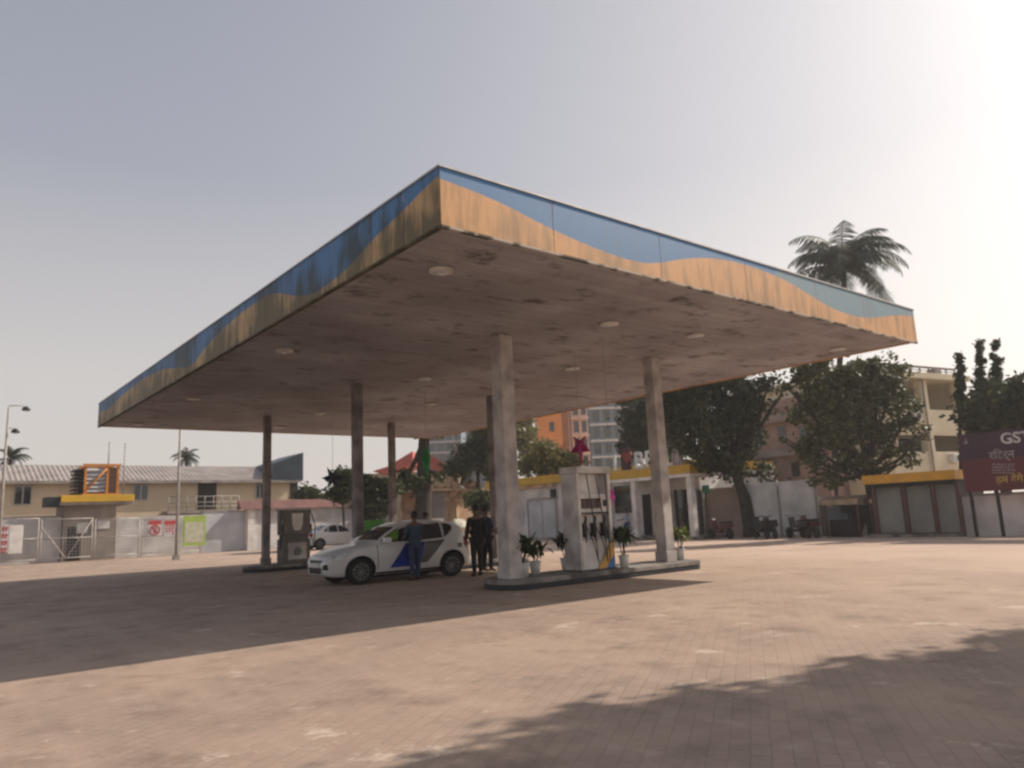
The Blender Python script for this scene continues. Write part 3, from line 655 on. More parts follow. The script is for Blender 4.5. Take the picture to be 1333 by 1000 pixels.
        k = len(vs); dx = .03 if front else -.03; vs += [(x + dx, y, z) for x, y, z in vs]; fs += [tuple(k + q for q in f) for f in fs]
        n = sub + 1; rim_ = [i for i in range(n)] + [j * n + n - 1 for j in range(1, n)] + [(n - 1) * n + i for i in range(n - 2, -1, -1)] + [j * n for j in range(n - 2, 0, -1)]
        for q in range(len(rim_)): a_, b_ = rim_[q], rim_[(q + 1) % len(rim_)]; fs.append((a_, b_, k + b_, k + a_))
        o = raw_mesh(nm, vs, fs, mt, parent, True); BASE[o] = (Vector((0, 0, 0)), 0); return o
    for wx in P['wheels']:
        for s in (-1, 1):
            yo = s * (P['W'][len(P['W']) // 2][1] - .02); yi = yo - s * .2; r = P['wr']
            w = lthing_child('wheel', t)
            m = MB()
            prof = [(r * .62, yo), (r * .80, yo + s * .012), (r * .93, yo + s * .004), (r, yo - s * .03), (r, yi + s * .03), (r * .9, yi), (r * .6, yi)]
            nn = 28; vs = [(wx + q * math.cos(6.2832 * k / nn), y_, r + q * math.sin(6.2832 * k / nn)) for q, y_ in prof for k in range(nn)]
            fs = [(i * nn + k, i * nn + (k + 1) % nn, (i + 1) * nn + (k + 1) % nn, (i + 1) * nn + k) for i in range(len(prof) - 1) for k in range(nn)]
            raw_mesh('tyre', vs, fs, MT['tyre'], w, True)
            m.mi = 1; m.cyl((wx, yo - s * .06, r), (wx, yo - s * .12, r), r * .63, n=24)
            m.mi = 0; m.cyl((wx, yo - s * .03, r), (wx, yo - s * .01, r), r * .17, n=12)
            for k in range(P.get('spokes', 10)):
                a = 6.2832 * k / P.get('spokes', 10) + .2
                p0 = Vector((wx + r * .12 * math.cos(a), yo - s * .03, r + r * .12 * math.sin(a))); p1 = Vector((wx + r * .62 * math.cos(a), yo - s * .012, r + r * .62 * math.sin(a)))
                m.cyl(p0, p1, .018, .026, 6)
            tor = [(wx + r * .61 * math.cos(6.2832 * k / 24), yo - s * .008, r + r * .61 * math.sin(6.2832 * k / 24)) for k in range(25)]
            m.tube(tor, .018, 6)
            m.build('rim', [MT['rim'], MT['dark']], w)
    return t, side_patch, top_patch, end_patch, body, yface, T
def lthing_child(name, parent):
    o = bpy.data.objects.new(name, None); COL.objects.link(o); o.parent = parent; BASE[o] = (Vector((0, 0, 0)), 0); return o
HB = dict(L=3.85, belt=.95, tumble=.24, r=.13, wr=.315, wheels=(.78, 3.21),
  T=[(0, .56), (.03, .66), (.08, .73), (.2, .80), (.45, .895), (.8, .96), (1.08, 1.015), (1.16, 1.05), (1.45, 1.255), (1.7, 1.39), (1.9, 1.455), (2.15, 1.50), (2.5, 1.525), (2.8, 1.52), (3.1, 1.49), (3.4, 1.43), (3.56, 1.35), (3.66, 1.2), (3.74, 1.03), (3.80, .9), (3.83, .8), (3.85, .68)],
  B=[(0, .34), (.05, .26), (.15, .22), (.5, .2), (3.3, .21), (3.6, .25), (3.8, .32), (3.85, .42)],
  W=[(0, .52), (.03, .62), (.08, .69), (.18, .75), (.35, .795), (.7, .835), (1.2, .845), (2, .845), (3.0, .85), (3.4, .835), (3.6, .80), (3.75, .72), (3.82, .64), (3.85, .56)])
vn = 9.12
uF, uR = PV(472, 752, vn)[0], PV(588, 747, vn)[0]
yaw = R(-2.5)
t, SP, TP, EP, body, yf, Tf = make_car('hatchback_car', 'white hatchback with blue and grey wrapped doors parked under the canopy', (uF - .78 * (uR - uF) / 2.43, vn + .86, 0.0), yaw, HB)
kk = (uR - uF) / 2.43; t.scale = (kk, 1, 1); print('car x scale', kk)
for s in (-1, 1):
    w1 = SP('side_window', [(1.30, 1.06), (1.55, 1.22), (1.80, 1.35), (2.13, 1.425)], [(1.30, 1.00), (1.55, .985), (1.80, .985), (2.13, .99)], s, MT['glass'])
    w2 = SP('side_window', [(2.20, 1.435), (2.5, 1.45), (2.8, 1.435), (2.93, 1.415)], [(2.20, .99), (2.5, 1.0), (2.8, 1.015), (2.95, 1.03)], s, MT['glass'])
    w3 = SP('quarter_window', [(2.97, 1.41), (3.15, 1.38), (3.27, 1.33)], [(2.99, 1.04), (3.10, 1.09), (3.25, 1.22)], s, MT['glass'])
    if s < 0: SP('window_shade', [(1.36, 1.07), (1.55, 1.20), (1.80, 1.32)], [(1.40, 1.02), (1.55, 1.01), (1.72, 1.05)], s, mat('see_through_green_patch', (.12, .26, .02), .5), .011, w1)  # added green patch, stands in for an object seen through the glass
    SP('door_seam', [(1.17, .93), (1.19, .93)], [(1.20, .35), (1.215, .35)], s, MT['dark'], .002)
    SP('door_seam', [(2.15, .96), (2.165, .96)], [(2.17, .32), (2.185, .32)], s, MT['dark'], .009)
    SP('door_wrap', [(1.93, .945), (2.2, .955), (2.46, .96)], [(1.50, .35), (1.95, .36), (2.30, .38)], s, MT['car_blue'], .005)
    SP('door_wrap', [(2.475, .96), (2.7, .965), (3.0, .975)], [(2.315, .42), (2.40, .42), (2.50, .43)], s, MT['car_grey'], .005)
    SP('sill_trim', [(1.15, .27), (2, .27), (2.85, .28)], [(1.15, .225), (2, .225), (2.85, .225)], s, MT['dark'], .004)
    SP('headlight', [(.15, .735), (.35, .80), (.60, .83)], [(.12, .60), (.30, .63), (.56, .76)], s, MT['lens'], .008)
    SP('tail_light', [(3.56, 1.03), (3.70, 1.0)], [(3.58, .80), (3.76, .78)], s, MT['red_lens'], .008)
    EP('headlight', [(s * .45, .62), (s * .64, .60), (s * .66, .70), (s * .50, .68)], MT['lens'])
    EP('fog_lamp_recess', [(s * .47, .40), (s * .66, .40), (s * .64, .54), (s * .50, .52)], MT['dark'])
    SP('door_handle', [(2.0, .90), (2.14, .905)], [(2.0, .875), (2.14, .88)], s, MT['metal'], .022)
    mir = MB(); yy = yf(1.36, 1.0); mir.box(1.30, 1.46, s * (yy + .05) if s > 0 else s * (yy + .22), s * (yy + .22) if s > 0 else s * (yy + .05), .98, 1.11); mir.cyl((1.38, s * (yy - .02), .99), (1.38, s * (yy + .08), 1.02), .025)
    mir.build('wing_mirror', MT['carpaint'], t, bevel=.03)
SP('door_lettering', [(2.10, .86), (2.34, .865)], [(2.08, .82), (2.32, .825)], -1, MT['txt_white'], .009)
TP('windscreen', 1.17, 1.66, .86, MT['glass'], curve=.05)
TP('rear_window', 3.58, 3.70, .80, MT['glass'])
EP('upper_grille', [(-.34, .56), (.34, .56), (.40, .63), (-.40, .63)], MT['dark'])
EP('lower_grille', [(-.36, .31), (.36, .31), (.40, .45), (-.40, .45)], MT['dark'])
EP('number_plate', [(-.25, .47), (.25, .47), (.25, .55), (-.25, .55)], MT['pot'], True, .02)
SP('fuel_flap', [(3.36, .86), (3.50, .86)], [(3.36, .74), (3.50, .74)], -1, MT['car_grey'], .003)

SD = dict(L=4.3, belt=1.02, tumble=.26, r=.14, wr=.33, wheels=(.85, 3.5), spokes=6,
  T=[(0, .60), (.05, .75), (.3, .92), (.9, 1.02), (1.2, 1.08), (1.6, 1.38), (1.95, 1.56), (2.4, 1.62), (2.8, 1.60), (3.1, 1.50), (3.45, 1.28), (3.65, 1.18), (4.0, 1.15), (4.2, 1.10), (4.27, .95), (4.3, .8)],
  B=[(0, .40), (.1, .27), (.5, .23), (3.7, .24), (4.1, .30), (4.3, .48)],
  W=[(0, .55), (.08, .72), (.3, .80), (.8, .84), (2, .85), (3.5, .85), (4.0, .82), (4.2, .76), (4.3, .62)])
v2 = 38.0
u2 = PV(402, 700, v2)[0]
t, SP, TP, EP, body, yf, Tf = make_car('saloon_car', 'white saloon car parked behind the columns by the white wall, tail to the left', (u2 + 4.3, v2 + .9, 0), math.pi, SD)
for s in (-1, 1):
    SP('side_window', [(1.45, 1.14), (1.8, 1.42), (2.2, 1.51)], [(1.45, 1.08), (1.8, 1.06), (2.2, 1.06)], s, MT['glass'])
    SP('side_window', [(2.26, 1.515), (2.6, 1.50), (2.85, 1.43)], [(2.26, 1.06), (2.6, 1.07), (2.95, 1.08)], s, MT['glass'])
    SP('quarter_window', [(2.92, 1.40), (3.05, 1.33), (3.22, 1.20)], [(3.0, 1.10), (3.1, 1.10), (3.25, 1.12)], s, MT['glass'])
    SP('tail_light', [(3.98, 1.04), (4.2, 1.02)], [(4.0, .84), (4.22, .82)], s, MT['red_lens'], .008)
    SP('headlight', [(.15, .80), (.5, .90)], [(.12, .65), (.45, .78)], s, MT['lens'], .008)
    EP('tail_light', [(s * .5, .84), (s * .72, .84), (s * .72, 1.0), (s * .5, 1.0)], MT['red_lens'], False)
TP('windscreen', 1.25, 1.85, .86, MT['glass']); TP('rear_window', 3.05, 3.55, .82, MT['glass'])
EP('number_plate', [(-.25, .70), (.25, .70), (.25, .80), (-.25, .80)], MT['pot'], False, .02)
EP('rear_bumper_trim', [(-.6, .42), (.6, .42), (.6, .50), (-.6, .50)], MT['dark'], False, .01)

# ------------------------------------------------------------------ people
def skin_obj(name, joints, edges, mats, parent, root=0, sub=2, assign=None):
    bm = bmesh.new(); lay = bm.verts.layers.skin.verify(); vv = []
    for i, (p, r) in enumerate(joints):
        v = bm.verts.new(p); r = r if isinstance(r, tuple) else (r, r); v[lay].radius = r; v[lay].use_root = (i == root); vv.append(v)
    for a, b in edges: bm.edges.new((vv[a], vv[b]))
    me = bpy.data.meshes.new(name); bm.to_mesh(me); bm.free()
    o = bpy.data.objects.new(name, me); COL.objects.link(o)
    sk = o.modifiers.new('skin', 'SKIN'); sk.use_smooth_shade = True; sk.branch_smoothing = .3
    ss = o.modifiers.new('sub', 'SUBSURF'); ss.levels = sub; ss.render_levels = sub
    bpy.context.view_layer.update()
    m2 = bpy.data.meshes.new_from_object(o.evaluated_get(bpy.context.evaluated_depsgraph_get()))
    bpy.data.objects.remove(o); m2.materials.clear()
    for m in mats: m2.materials.append(m)
    m2.polygons.foreach_set('use_smooth', [True] * len(m2.polygons))
    q = bpy.data.objects.new(name, m2); COL.objects.link(q); q.parent = parent; BASE[q] = (Vector((0, 0, 0)), 0); return q
def person(label, base, H, face, shirt, trousers, arms=((.10, .0), (.10, .0)), stride=.05, elbow=(.15, .15), long_sleeve=False, kurta=False, group=None):
    """face: world heading in degrees (0 = away from the camera); arms: (outward, forward) swing of each upper arm"""
    t = bpy.data.objects.new('person', None); COL.objects.link(t); t.location = S2W(*base); t.rotation_euler = (0, 0, R(face)); BASE[t] = (Vector((0, 0, 0)), 0)
    setp(t, label, 'person', group); k = H / 1.75
    J = []; E = []
    def j(x, y, z, r): J.append(((x * k, y * k, z * k), (r[0] * k, r[1] * k) if isinstance(r, tuple) else r * k)); return len(J) - 1
    pel = j(0, 0, .95, (.135, .095)); bel = j(0, .01, 1.08, (.125, .09)); ch = j(0, 0, 1.28, (.15, .10)); sh = j(0, -.01, 1.42, (.115, .075)); nk = j(0, 0, 1.50, .052); jaw = j(0, .02, 1.56, .062); hd = j(0, .012, 1.645, (.074, .092)); cr_ = j(0, .0, 1.70, (.055, .07))
    E += [(pel, bel), (bel, ch), (ch, sh), (sh, nk), (nk, jaw), (jaw, hd), (hd, cr_)]
    nose = j(0, .115, 1.615, .012); E.append((hd, nose))
    for s in (-1, 1): e_ = j(s * .085, -.005, 1.625, .016); E.append((hd, e_))
    arm_ids = []; leg_ids = []
    for i, s in enumerate((-1, 1)):
        out, fwd = arms[i]; sx, sz = s * .185, 1.40
        s0 = j(sx, -.01, sz, .055); el = (sx + s * .28 * math.sin(out), .28 * math.sin(fwd), sz - .28 * math.cos(fwd) * math.cos(out)); e0 = j(*el, .042)
        a2 = fwd + elbow[i]; wr = (el[0] + s * .03, el[1] + .25 * math.sin(a2), el[2] - .25 * math.cos(a2)); w0 = j(*wr, .026)
        d = Vector((0, math.sin(a2), -math.cos(a2))); n_ = Vector((0, math.cos(a2), math.sin(a2)))
        p = Vector(wr); palm = p + d * .06; p0 = j(*palm, (.018, .036)); kn = j(*(p + d * .095), (.014, .036)); E += [(sh, s0), (s0, e0), (e0, w0), (w0, p0), (p0, kn)]
        for f, (off, ln) in enumerate(((-.03, .062), (-.01, .075), (.01, .07), (.03, .052))):
            q = p + d * .10 + n_ * off; a_ = j(*q, .009); b_ = j(*(q + d * ln * .55 + Vector((-s * .008, 0, 0))), .0085); c_ = j(*(q + d * ln + Vector((-s * .03, 0, 0))), .007); E += [(kn, a_), (a_, b_), (b_, c_)]
        th = p + d * .03 + n_ * .03; a_ = j(*th, .011); b_ = j(*(th + n_ * .025 + d * .035), .010); c_ = j(*(th + n_ * .03 + d * .065), .008); E += [(p0, a_), (a_, b_), (b_, c_)]
        arm_ids.append((s0, e0, w0))
        fy = s * stride
        h0 = j(s * .09, 0, .88, .085); k0 = j(s * .10, fy * .7 + .02, .49, .056); an = j(s * .105, fy, .09, .038); he = j(s * .105, fy - .05, .035, .034); to = j(s * .12, fy + .10, .03, (.038, .026)); tt = j(s * .125, fy + .16, .022, (.032, .018))
        E += [(pel, h0), (h0, k0), (k0, an), (an, he), (an, to), (to, tt)]; leg_ids.append((h0, k0, an, he, to, tt))
    skin_obj('body', J, E, [MT['skin']], t)
    def sub(ids, grow, name, mt, extra=None, root=0, first=None):
        idx = {q: i for i, q in enumerate(ids)}; J2 = []
        for q in ids: p, r = J[q]; r = r if isinstance(r, tuple) else (r, r); J2.append((p, (r[0] + grow * k, r[1] + grow * k)))
        E2 = [(idx[a], idx[b]) for a, b in E if a in idx and b in idx]
        if extra: extra(J2, E2, idx)
        return skin_obj(name, J2, E2, [mt], t, root)
    top = [pel, bel, ch, sh] + [q for a in arm_ids for q in (a if long_sleeve else a[:2])]
    def hem(J2, E2, idx):
        J2.append(((0, 0, (.62 if kurta else .86) * k), (.165 * k if kurta else .15 * k, .12 * k if kurta else .105 * k))); E2.append((idx[pel], len(J2) - 1))
    sub(top, .022, 'shirt', shirt, hem)
    sub([pel] + [q for l_ in leg_ids for q in l_[:3]], .019, 'trousers', trousers)
    for l_ in leg_ids: sub(list(l_[2:]), .010, 'shoe', MT['shoe'])
    vs, fs = [], []; n = 14
    for a in range(8):
        ph = a / 7 * math.pi * .62
        for b in range(n):
            th = 2 * math.pi * b / n; x = .098 * math.sin(ph) * math.cos(th); y = .118 * math.sin(ph) * math.sin(th); z = .115 * math.cos(ph)
            if y > .04: z = max(z, .045)
            vs.append((x * k, (y - .002) * k, (1.655 + z) * k))
    for a in range(7):
        for b in range(n): fs.append((a * n + b, a * n + (b + 1) % n, (a + 1) * n + (b + 1) % n, (a + 1) * n + b))
    raw_mesh('hair', vs, fs, MT['hair'], t, True)
    for s in (-1, 1): MB().lathe((s * .032 * k, .098 * k, 1.632 * k), [(.002, -.008), (.009, 0), (.002, .008)], 8).build('eye', MT['dark'], t)
    return t
g1_ = G(622, 750); person('person in black standing between the white hatchback and the central column', (*g1_, 0), 1.84, 25, MT['sh_black'], MT['sh_black'], ((.18, .05), (.16, .1)), .06, long_sleeve=True, kurta=True)
g2_ = G(635, 744); person('person in a dark navy shirt standing half hidden behind the one in black', (*g2_, 0), 1.82, -60, MT['sh_navy'], MT['sh_black'], ((.12, .5), (.12, .3)), .05, (.9, .5))
g3_ = G(541, 756); person('person in slate blue shirt and jeans by the near doors of the white hatchback', (*g3_, 0), 1.72, 32, MT['sh_teal'], MT['jeans'], ((.10, .35), (.10, .25)), .05, (.8, .4))
g4_ = (PV(556, 700, 11.9 * SC + .0)[0], 10.97 - .0); person('person beyond the white hatchback with only the head above its roof', (g4_[0], 11.2, .205), 1.52, 170, MT['sh_navy'], MT['jeans'], ((.1, .1), (.1, .1)))
g5_ = PU(818, 698, 25.4); person('person in a pale blue shirt standing before the yellow fronted shop', (25.4, g5_[0], 0), 1.72, 70, MT['sh_white'], MT['sh_royal'], ((.3, .5), (.1, .2)), .08, (.8, .2))

# ------------------------------------------------------------------ left side: gate, boundary wall, guard house, long building (all face -v)
vw = VG + 1.3
def span(x0, x1, y, v0): a, _ = PV(x0, y, v0); b, _ = PV(x1, y, v0); return a, b
def zz(x, y, v0): return PV(x, y, v0)[1]
def ux(x, v0, y=690): return PV(x, y, v0)[0]
w = thing('boundary_wall', 'long pale plastered boundary wall behind the pipe gate', 'wall', (ux(150, vw), vw, 0))
MB().box(ux(-140, vw), ux(79, vw), vw, vw + .2, 0, zz(40, 674, vw)).box(ux(151, vw), ux(263, vw), vw, vw + .2, 0, zz(200, 672, vw)).build('wall', MT['wall_white'], w)
MB().box(ux(-140, vw), ux(79, vw), vw - .03, vw + .23, zz(40, 674, vw) + .002, zz(40, 674, vw) + .09).build('coping', MT['concrete'], w)
vb = vw + .1
w = thing('boundary_wall', 'taller bluish white boundary wall to the right of the green edged notice', 'wall', (ux(292, vb), vb, 0))
MB().box(ux(263.5, vb), ux(319, vb), vb, vb + .2, 0, zz(290, 667, vb)).build('wall', MT['wall_bluewhite'], w)
MB().box(ux(263.5, vb), ux(319, vb), vb - .03, vb + .23, zz(290, 667, vb) + .002, zz(290, 667, vb) + .08).build('coping', MT['concrete'], w)
vm = vw - .2
w = thing('boundary_wall', 'white boundary wall under a maroon tiled coping behind the grey dispenser', 'wall', (ux(420, vm), vm, 0))
zt = zz(400, 661, vm)
MB().box(ux(320, vm), ux(531, vm), vm, vm + .3, 0, zt).build('wall', MT['wall_white'], w)
MB().box(ux(320, vm) + .1, ux(331, vm), vm - .12, vm - .002, 0, zt).build('pilaster', MT['white'], w)
MB().prism([(vm - .35, zt + .002), (vm + .6, zt + .002), (vm + .35, zz(400, 650, vm)), (vm + .2, zz(400, 650, vm))], 'u', ux(311, vm), ux(531, vm)).build('coping', MT['maroon_tile'], w)
# pipe gate, four leaves, each a thing
vg = VG
gx = [(-60, -4), (-4, 51), (53, 121), (123, 182), (184, 262)]
desc = ['leftmost, cut by the picture edge', 'behind the red lettered banner', 'with a long diagonal brace, before the guard house', 'plain, just right of the guard house', 'carrying the two red headed notices']
for (a, b), dsc in zip(gx, desc):
    ua_, ub_ = ux(a, vg), ux(b, vg); zt = zz((a + b) / 2, 675, vg); uc = (ua_ + ub_) / 2
    t = thing('gate_leaf', 'white pipe and mesh gate leaf, ' + dsc, 'gate', (uc, vg, 0), 'white pipe gate leaves along the left boundary')
    f = MB(); r = .035
    for q in (ua_ + .04, ub_ - .04): f.cyl((q, vg, .03), (q, vg, zt), r)
    for z in (.25, zt * .55, zt - .03): f.cyl((ua_ + .04, vg, z), (ub_ - .04, vg, z), r * .8)
    f.build('frame', MT['gatepaint'], t)
    if 'brace' in dsc: MB().cyl((ua_ + .05, vg - .03, zt - .5), (uc, vg - .03, .2), r * .8).cyl((uc, vg - .03, .2), (ub_ - .05, vg - .03, zt - .1), r * .8).build('brace', MT['gatepaint'], t)
    m = MB(); n = int((ub_ - ua_) / .17)
    for k in range(1, n): u_ = ua_ + (ub_ - ua_) * k / n; m.box(u_ - .008, u_ + .008, vg + .02, vg + .03, .25, zt - .05)
    for k in range(1, 12): z = .25 + (zt - .3) * k / 12; m.box(ua_ + .05, ub_ - .05, vg + .032, vg + .042, z - .008, z + .008)
    m.build('mesh_infill', MT['metal'], t)
# notices
def panel(name, label, x0, y0, x1, y1, v0, mt, th=.03, cat='sign', group=None):
    a, z1 = PV(x0, y0, v0); b, _ = PV(x1, y0, v0); z0 = PV(x0, y1, v0)[1]
    t = thing(name, label, cat, ((a + b) / 2, v0, z0), group); MB().box(a, b, v0, v0 + th, z0, z1).build('board', mt, t); return t, a, b, z0, z1
vs_ = vg - .10
for (x0, x1, d) in ((193, 211, 'left one of the two red headed notices on the gate, with a ringed figure'), (214, 233, 'right one of the two red headed notices on the gate, full of small red marks')):
    t, a, b, z0, z1 = panel('notice_board', d, x0, 677.5, x1, 698, vs_, MT['txt_white'])
    MB().box(a + .02, b - .02, vs_ - .006, vs_ - .001, z1 - .28, z1 - .02).build('header', MT['txt_red'], t)
    m = MB(); uc = (a + b) / 2; zc = (z0 + z1 - .25) / 2
    if x0 < 200:
        ring = [(uc + .3 * math.cos(q * .3142), vs_ - .012, zc + .3 * math.sin(q * .3142)) for q in range(21)]; m.tube(ring, .035, 6)
        m.cyl((uc - .2, vs_ - .012, zc + .2), (uc + .2, vs_ - .012, zc - .2), .03); m.box(uc - .06, uc + .06, vs_ - .01, vs_ - .002, zc - .18, zc + .16)
    else:
        rnd = random.Random(2)
        for r_ in range(4):
            for c_ in range(4):
                if rnd.random() < .85: m.box(a + .1 + c_ * .2, a + .1 + c_ * .2 + .13, vs_ - .01, vs_ - .002, z0 + .10 + r_ * .17, z0 + .10 + r_ * .17 + .10)
    m.build('print', MT['txt_red'], t)
t, a, b, z0, z1 = panel('notice_board', 'tall notice board edged in lime green on the right end of the gate', 239, 672, 268, 711, vs_, MT['sign_green'])
MB().box(a + .12, b - .12, vs_ - .008, vs_ - .002, z0 + .2, z1 - .42).build('print', MT['sign_pale'], t)
t, a, b, z0, z1 = panel('banner', 'white banner with a column of red characters at the left edge of the picture', -14, 683, 12, 720, vs_, MT['txt_white'], .01)
m = MB(); rnd = random.Random(5)
for k in range(4):
    zc = z1 - .25 - k * .40; uc = a + (b - a) * .83
    m.box(uc - .17, uc + .14, vs_ - .01, vs_ - .002, zc - .02, zc + .05).box(uc - .15, uc - .08, vs_ - .01, vs_ - .002, zc - .17, zc + .12).box(uc + .02, uc + .09, vs_ - .01, vs_ - .002, zc - .15, zc + .10).box(uc - .1, uc + .02, vs_ - .01, vs_ - .002, zc - .16, zc - .10)
m.build('print', MT['txt_red'], t)
panel('banner', 'blank pinkish white banner right of the red lettered one on the gate', 13, 684, 31, 721, vs_, MT['white'], .01)
# guard house with the orange framed louvre box on its roof
vh = VG + .9; D_ = 3.2
a, b = ux(82, vh), ux(150, vh); z1 = zz(120, 654, vh); z2 = zz(120, 645, vh)
t = thing('guard_house', 'small grey brown guard house with a yellow roof slab behind the gate', 'guard house', ((a + b) / 2, vh, 0))
MB().box(a, b, vh, vh + D_, 0, z1).build('wall', mat('grey_brown_plaster', (.33, .28, .24), .9, (.20, .17, .15), .8, .2), t)
MB().box(a - .3, b + .9, vh - .7, vh + D_ + .3, z1 + .003, z2).build('roof_slab', MT['yellow'], t, bevel=.02)
MB().box(a - .35, b + .95, vh - .62, vh + D_ + .2, z1 - .16, z1).build('slab_soffit', MT['concrete'], t)
MB().box(a - 1.1, a - .32, vh - .5, vh + .8, z1 - .25, z1 + .35).build('duct_box', MT['kerb_dark'], t)
MB().box(a + .25, a + 1.0, vh - .04, vh - .002, .05, 2.1).build('door', MT['dark_hole'], t)
for x0, y0, x1, y1 in ((100, 681, 114, 694), (127, 678, 142, 688)):
    q, zt = PV(x0, y0, vh - .05); q2, zb_ = PV(x1, y1, vh - .05); MB().box(q, q2, vh - .05, vh - .003, zb_, zt).build('wall_plate', MT['pot'], t)
a, b = ux(106, vh), ux(152, vh); z0 = z2 + .005; z1 = zz(130, 604, vh)
t = thing('louvre_cabinet', 'orange framed cabinet of white louvres standing on the guard house roof', 'rooftop cabinet', ((a + b) / 2, vh + 1, z0))
v1_ = vh + 1.9; m = MB()
for u_ in (a, b - .14, b - .75):
    m.box(u_, u_ + .14, vh, vh + .14, z0, z1)
for u_ in (a, b - .14): m.box(u_, u_ + .14, v1_, v1_ + .14, z0, z1)
m.box(a - .1, b + .1, vh - .06, vh - .002, z1 - .16, z1).box(a - .1, b + .1, vh - .06, vh - .002, z0, z0 + .12).box(a, b, v1_ + .15, v1_ + .2, z1 - .14, z1)
m.cyl((a + .1, vh + .02, z0 + .3), (b - .75, vh + .02, z1 - .3), .06)
m.build('frame', MT['orange_frame'], t)
m = MB(); n = 6
for k in range(n): z = z0 + .22 + (z1 - z0 - .45) * k / n; m.add([(a + .15, vh + .08, z), (b - .76, vh + .08, z), (b - .76, vh + .22, z + .22), (a + .15, vh + .22, z + .22)], [(0, 1, 2, 3)])
m.build('louvre', MT['louvre'], t)
MB().box(a + .02, b - .02, vh + .3, v1_ - .05, z0, z1 - .2).build('casing', mat('dark_brown_casing', (.10, .06, .045), .8), t)
m = MB()
for k in range(7): z = z0 + .1 + (z1 - z0 - .3) * k / 7; m.box(a - .5 + .0, a + .0, vh + .2, v1_, z, z + .12)
m.build('side_louvre', MT['dark'], t)
for x, yb, yt_, d in ((142.5, 603, 577, 'left'), (163, 646, 579, 'right')):
    u_, zt = PV(x, yt_, vh + 1.0); z0_ = (z1 + .0) if x < 150 else z2
    o = MB().cyl((u_, vh + 1.0, z0_), (u_, vh + 1.0, zt), .035).lathe((u_, vh + 1.0, zt), [(.05, 0), (.05, .06), (.01, .1)], 8).build('roof_pipe', MT['pole'], None, (u_, vh + 1.0, z0_))
    setp(o, f'thin bare vertical pipe above the guard house, the {d} one of two', 'pipe', 'thin pipes above the guard house')
# poles
def bent(x0, y0, x1, y1, dep):  # pole foot and head seen in the picture, at a distance
    u_, v_, z_ = PD(x1, y1, dep); return u_, v_, z_
u_, v_, z_ = PD(11.5, 530, 44.0)
t = thing('street_lamp', 'tall thin lamp pole with two short arms at the left edge', 'street lamp', (u_, v_, 0))
MB().tube([(u_, v_, 0), (u_, v_, z_ * .5), (u_, v_, z_)], [.09, .08, .05]).build('pole', MT['pole'], t)
for (x, y, side) in ((34, 532, 1), (20, 561, 1)):
    hu, hz = PV(x, y, v_)
    arm = MB().tube([(u_, v_, hz + .12), ((u_ + hu) / 2, v_, hz + .16), (hu, v_, hz + .12)], .03).build('arm', MT['pole'], t)
    hd_ = MB().lathe((hu, v_, hz - .12), [(.20, 0), (.24, .04), (.18, .16), (.06, .26)], 12).build('lamp_head', MT['dark'], t)
    MB().lathe((hu, v_, hz - .16), [(.10, 0), (.15, .03), (.15, .05)], 10).build('lens', MT['lens'], hd_)
u_, v_, z_ = PD(236, 520, 42.0)
t = thing('lighting_mast', 'slim pale mast rising in front of the long beige building', 'pole', (u_, v_, 0))
MB().tube([(u_, v_, 0), (u_, v_, z_ / 2), (u_, v_, z_)], [.085, .07, .045]).build('pole', MT['pole'], t)
MB().box(u_ - .15, u_ + .15, v_ - .15, v_ + .15, 0, .25).build('footing', MT['concrete'], t)
# long building
vl = 60.0; D_ = 8.0
t = thing('long_building', 'long low beige building with a corrugated sheet roof behind the boundary wall', 'building', (ux(100, vl), vl, 0))
ue0, ue1 = ux(-260, vl), ux(388, vl, 640); ze = zz(100, 626, vl)
MB().box(ue0, ue1, vl, vl + D_, 0, ze).build('wall', MT['beige'], t)
def corr_roof(u0, u1, z_e, z_r, v_e, v_r, name, m_, pitch=.35, amp=.035):
    n = int((u1 - u0) / pitch * 4); vs = []; fs = []
    for k in range(n + 1):
        u_ = u0 + (u1 - u0) * k / n; h = amp * math.sin(k * math.pi / 2)
        vs += [(u_, v_e, z_e + h), (u_, v_r, z_r + h), (u_, v_e, z_e + h - .04), (u_, v_r, z_r + h - .04)]
    for k in range(n): a_ = 4 * k; fs += [(a_, a_ + 4, a_ + 5, a_ + 1), (a_ + 2, a_ + 3, a_ + 7, a_ + 6), (a_, a_ + 2, a_ + 6, a_ + 4)]
    return MB().add(vs, fs).build(name, m_, t)
zr = PV(100, 606, vl + 4)[1]
corr_roof(ue0 - .3, ux(352, vl), ze - .05, zr, vl - .7, vl + 4.0, 'roof', MT['roof_sheet'])
MB().add([(ue0, vl + 4.0, zr), (ux(352, vl), vl + 4.0, zr), (ux(352, vl), vl + 8.7, ze - .1), (ue0, vl + 8.7, ze - .1)], [(0, 1, 2, 3)]).build('rear_roof', MT['roof_sheet'], t)
MB().box(ue0 - .3, ue1, vl - .74, vl - .70, ze - .25, ze - .02).build('gutter', MT['concrete'], t)
q0, zl = PV(352, 622, vl); q1, zl2 = PV(391, 590, vl + 3)
zq0, zq1 = PV(352, 604, vl)[1], PV(390, 590, vl)[1]; m = MB().prism([(q0, ze - .1), (ue1 + .2, ze - .1), (ue1 + .2, zq1), (q0, zq0)], 'v', vl - .7, vl + 5)
for k in range(14): u_ = q0 + (ue1 + .1 - q0) * (k + .5) / 14; m.box(u_ - .04, u_ + .04, vl - .76, vl - .703, ze - .08, zq0 + (zq1 - zq0) * (k + .2) / 14 - .05)
m.build('roof_end', MT['roof_blue'], t)
MB().box(ux(377, vl), ue1 - .05, vl - .06, vl - .003, zz(380, 649, vl), ze - .3).build('dark_opening', MT['dark_hole'], t)
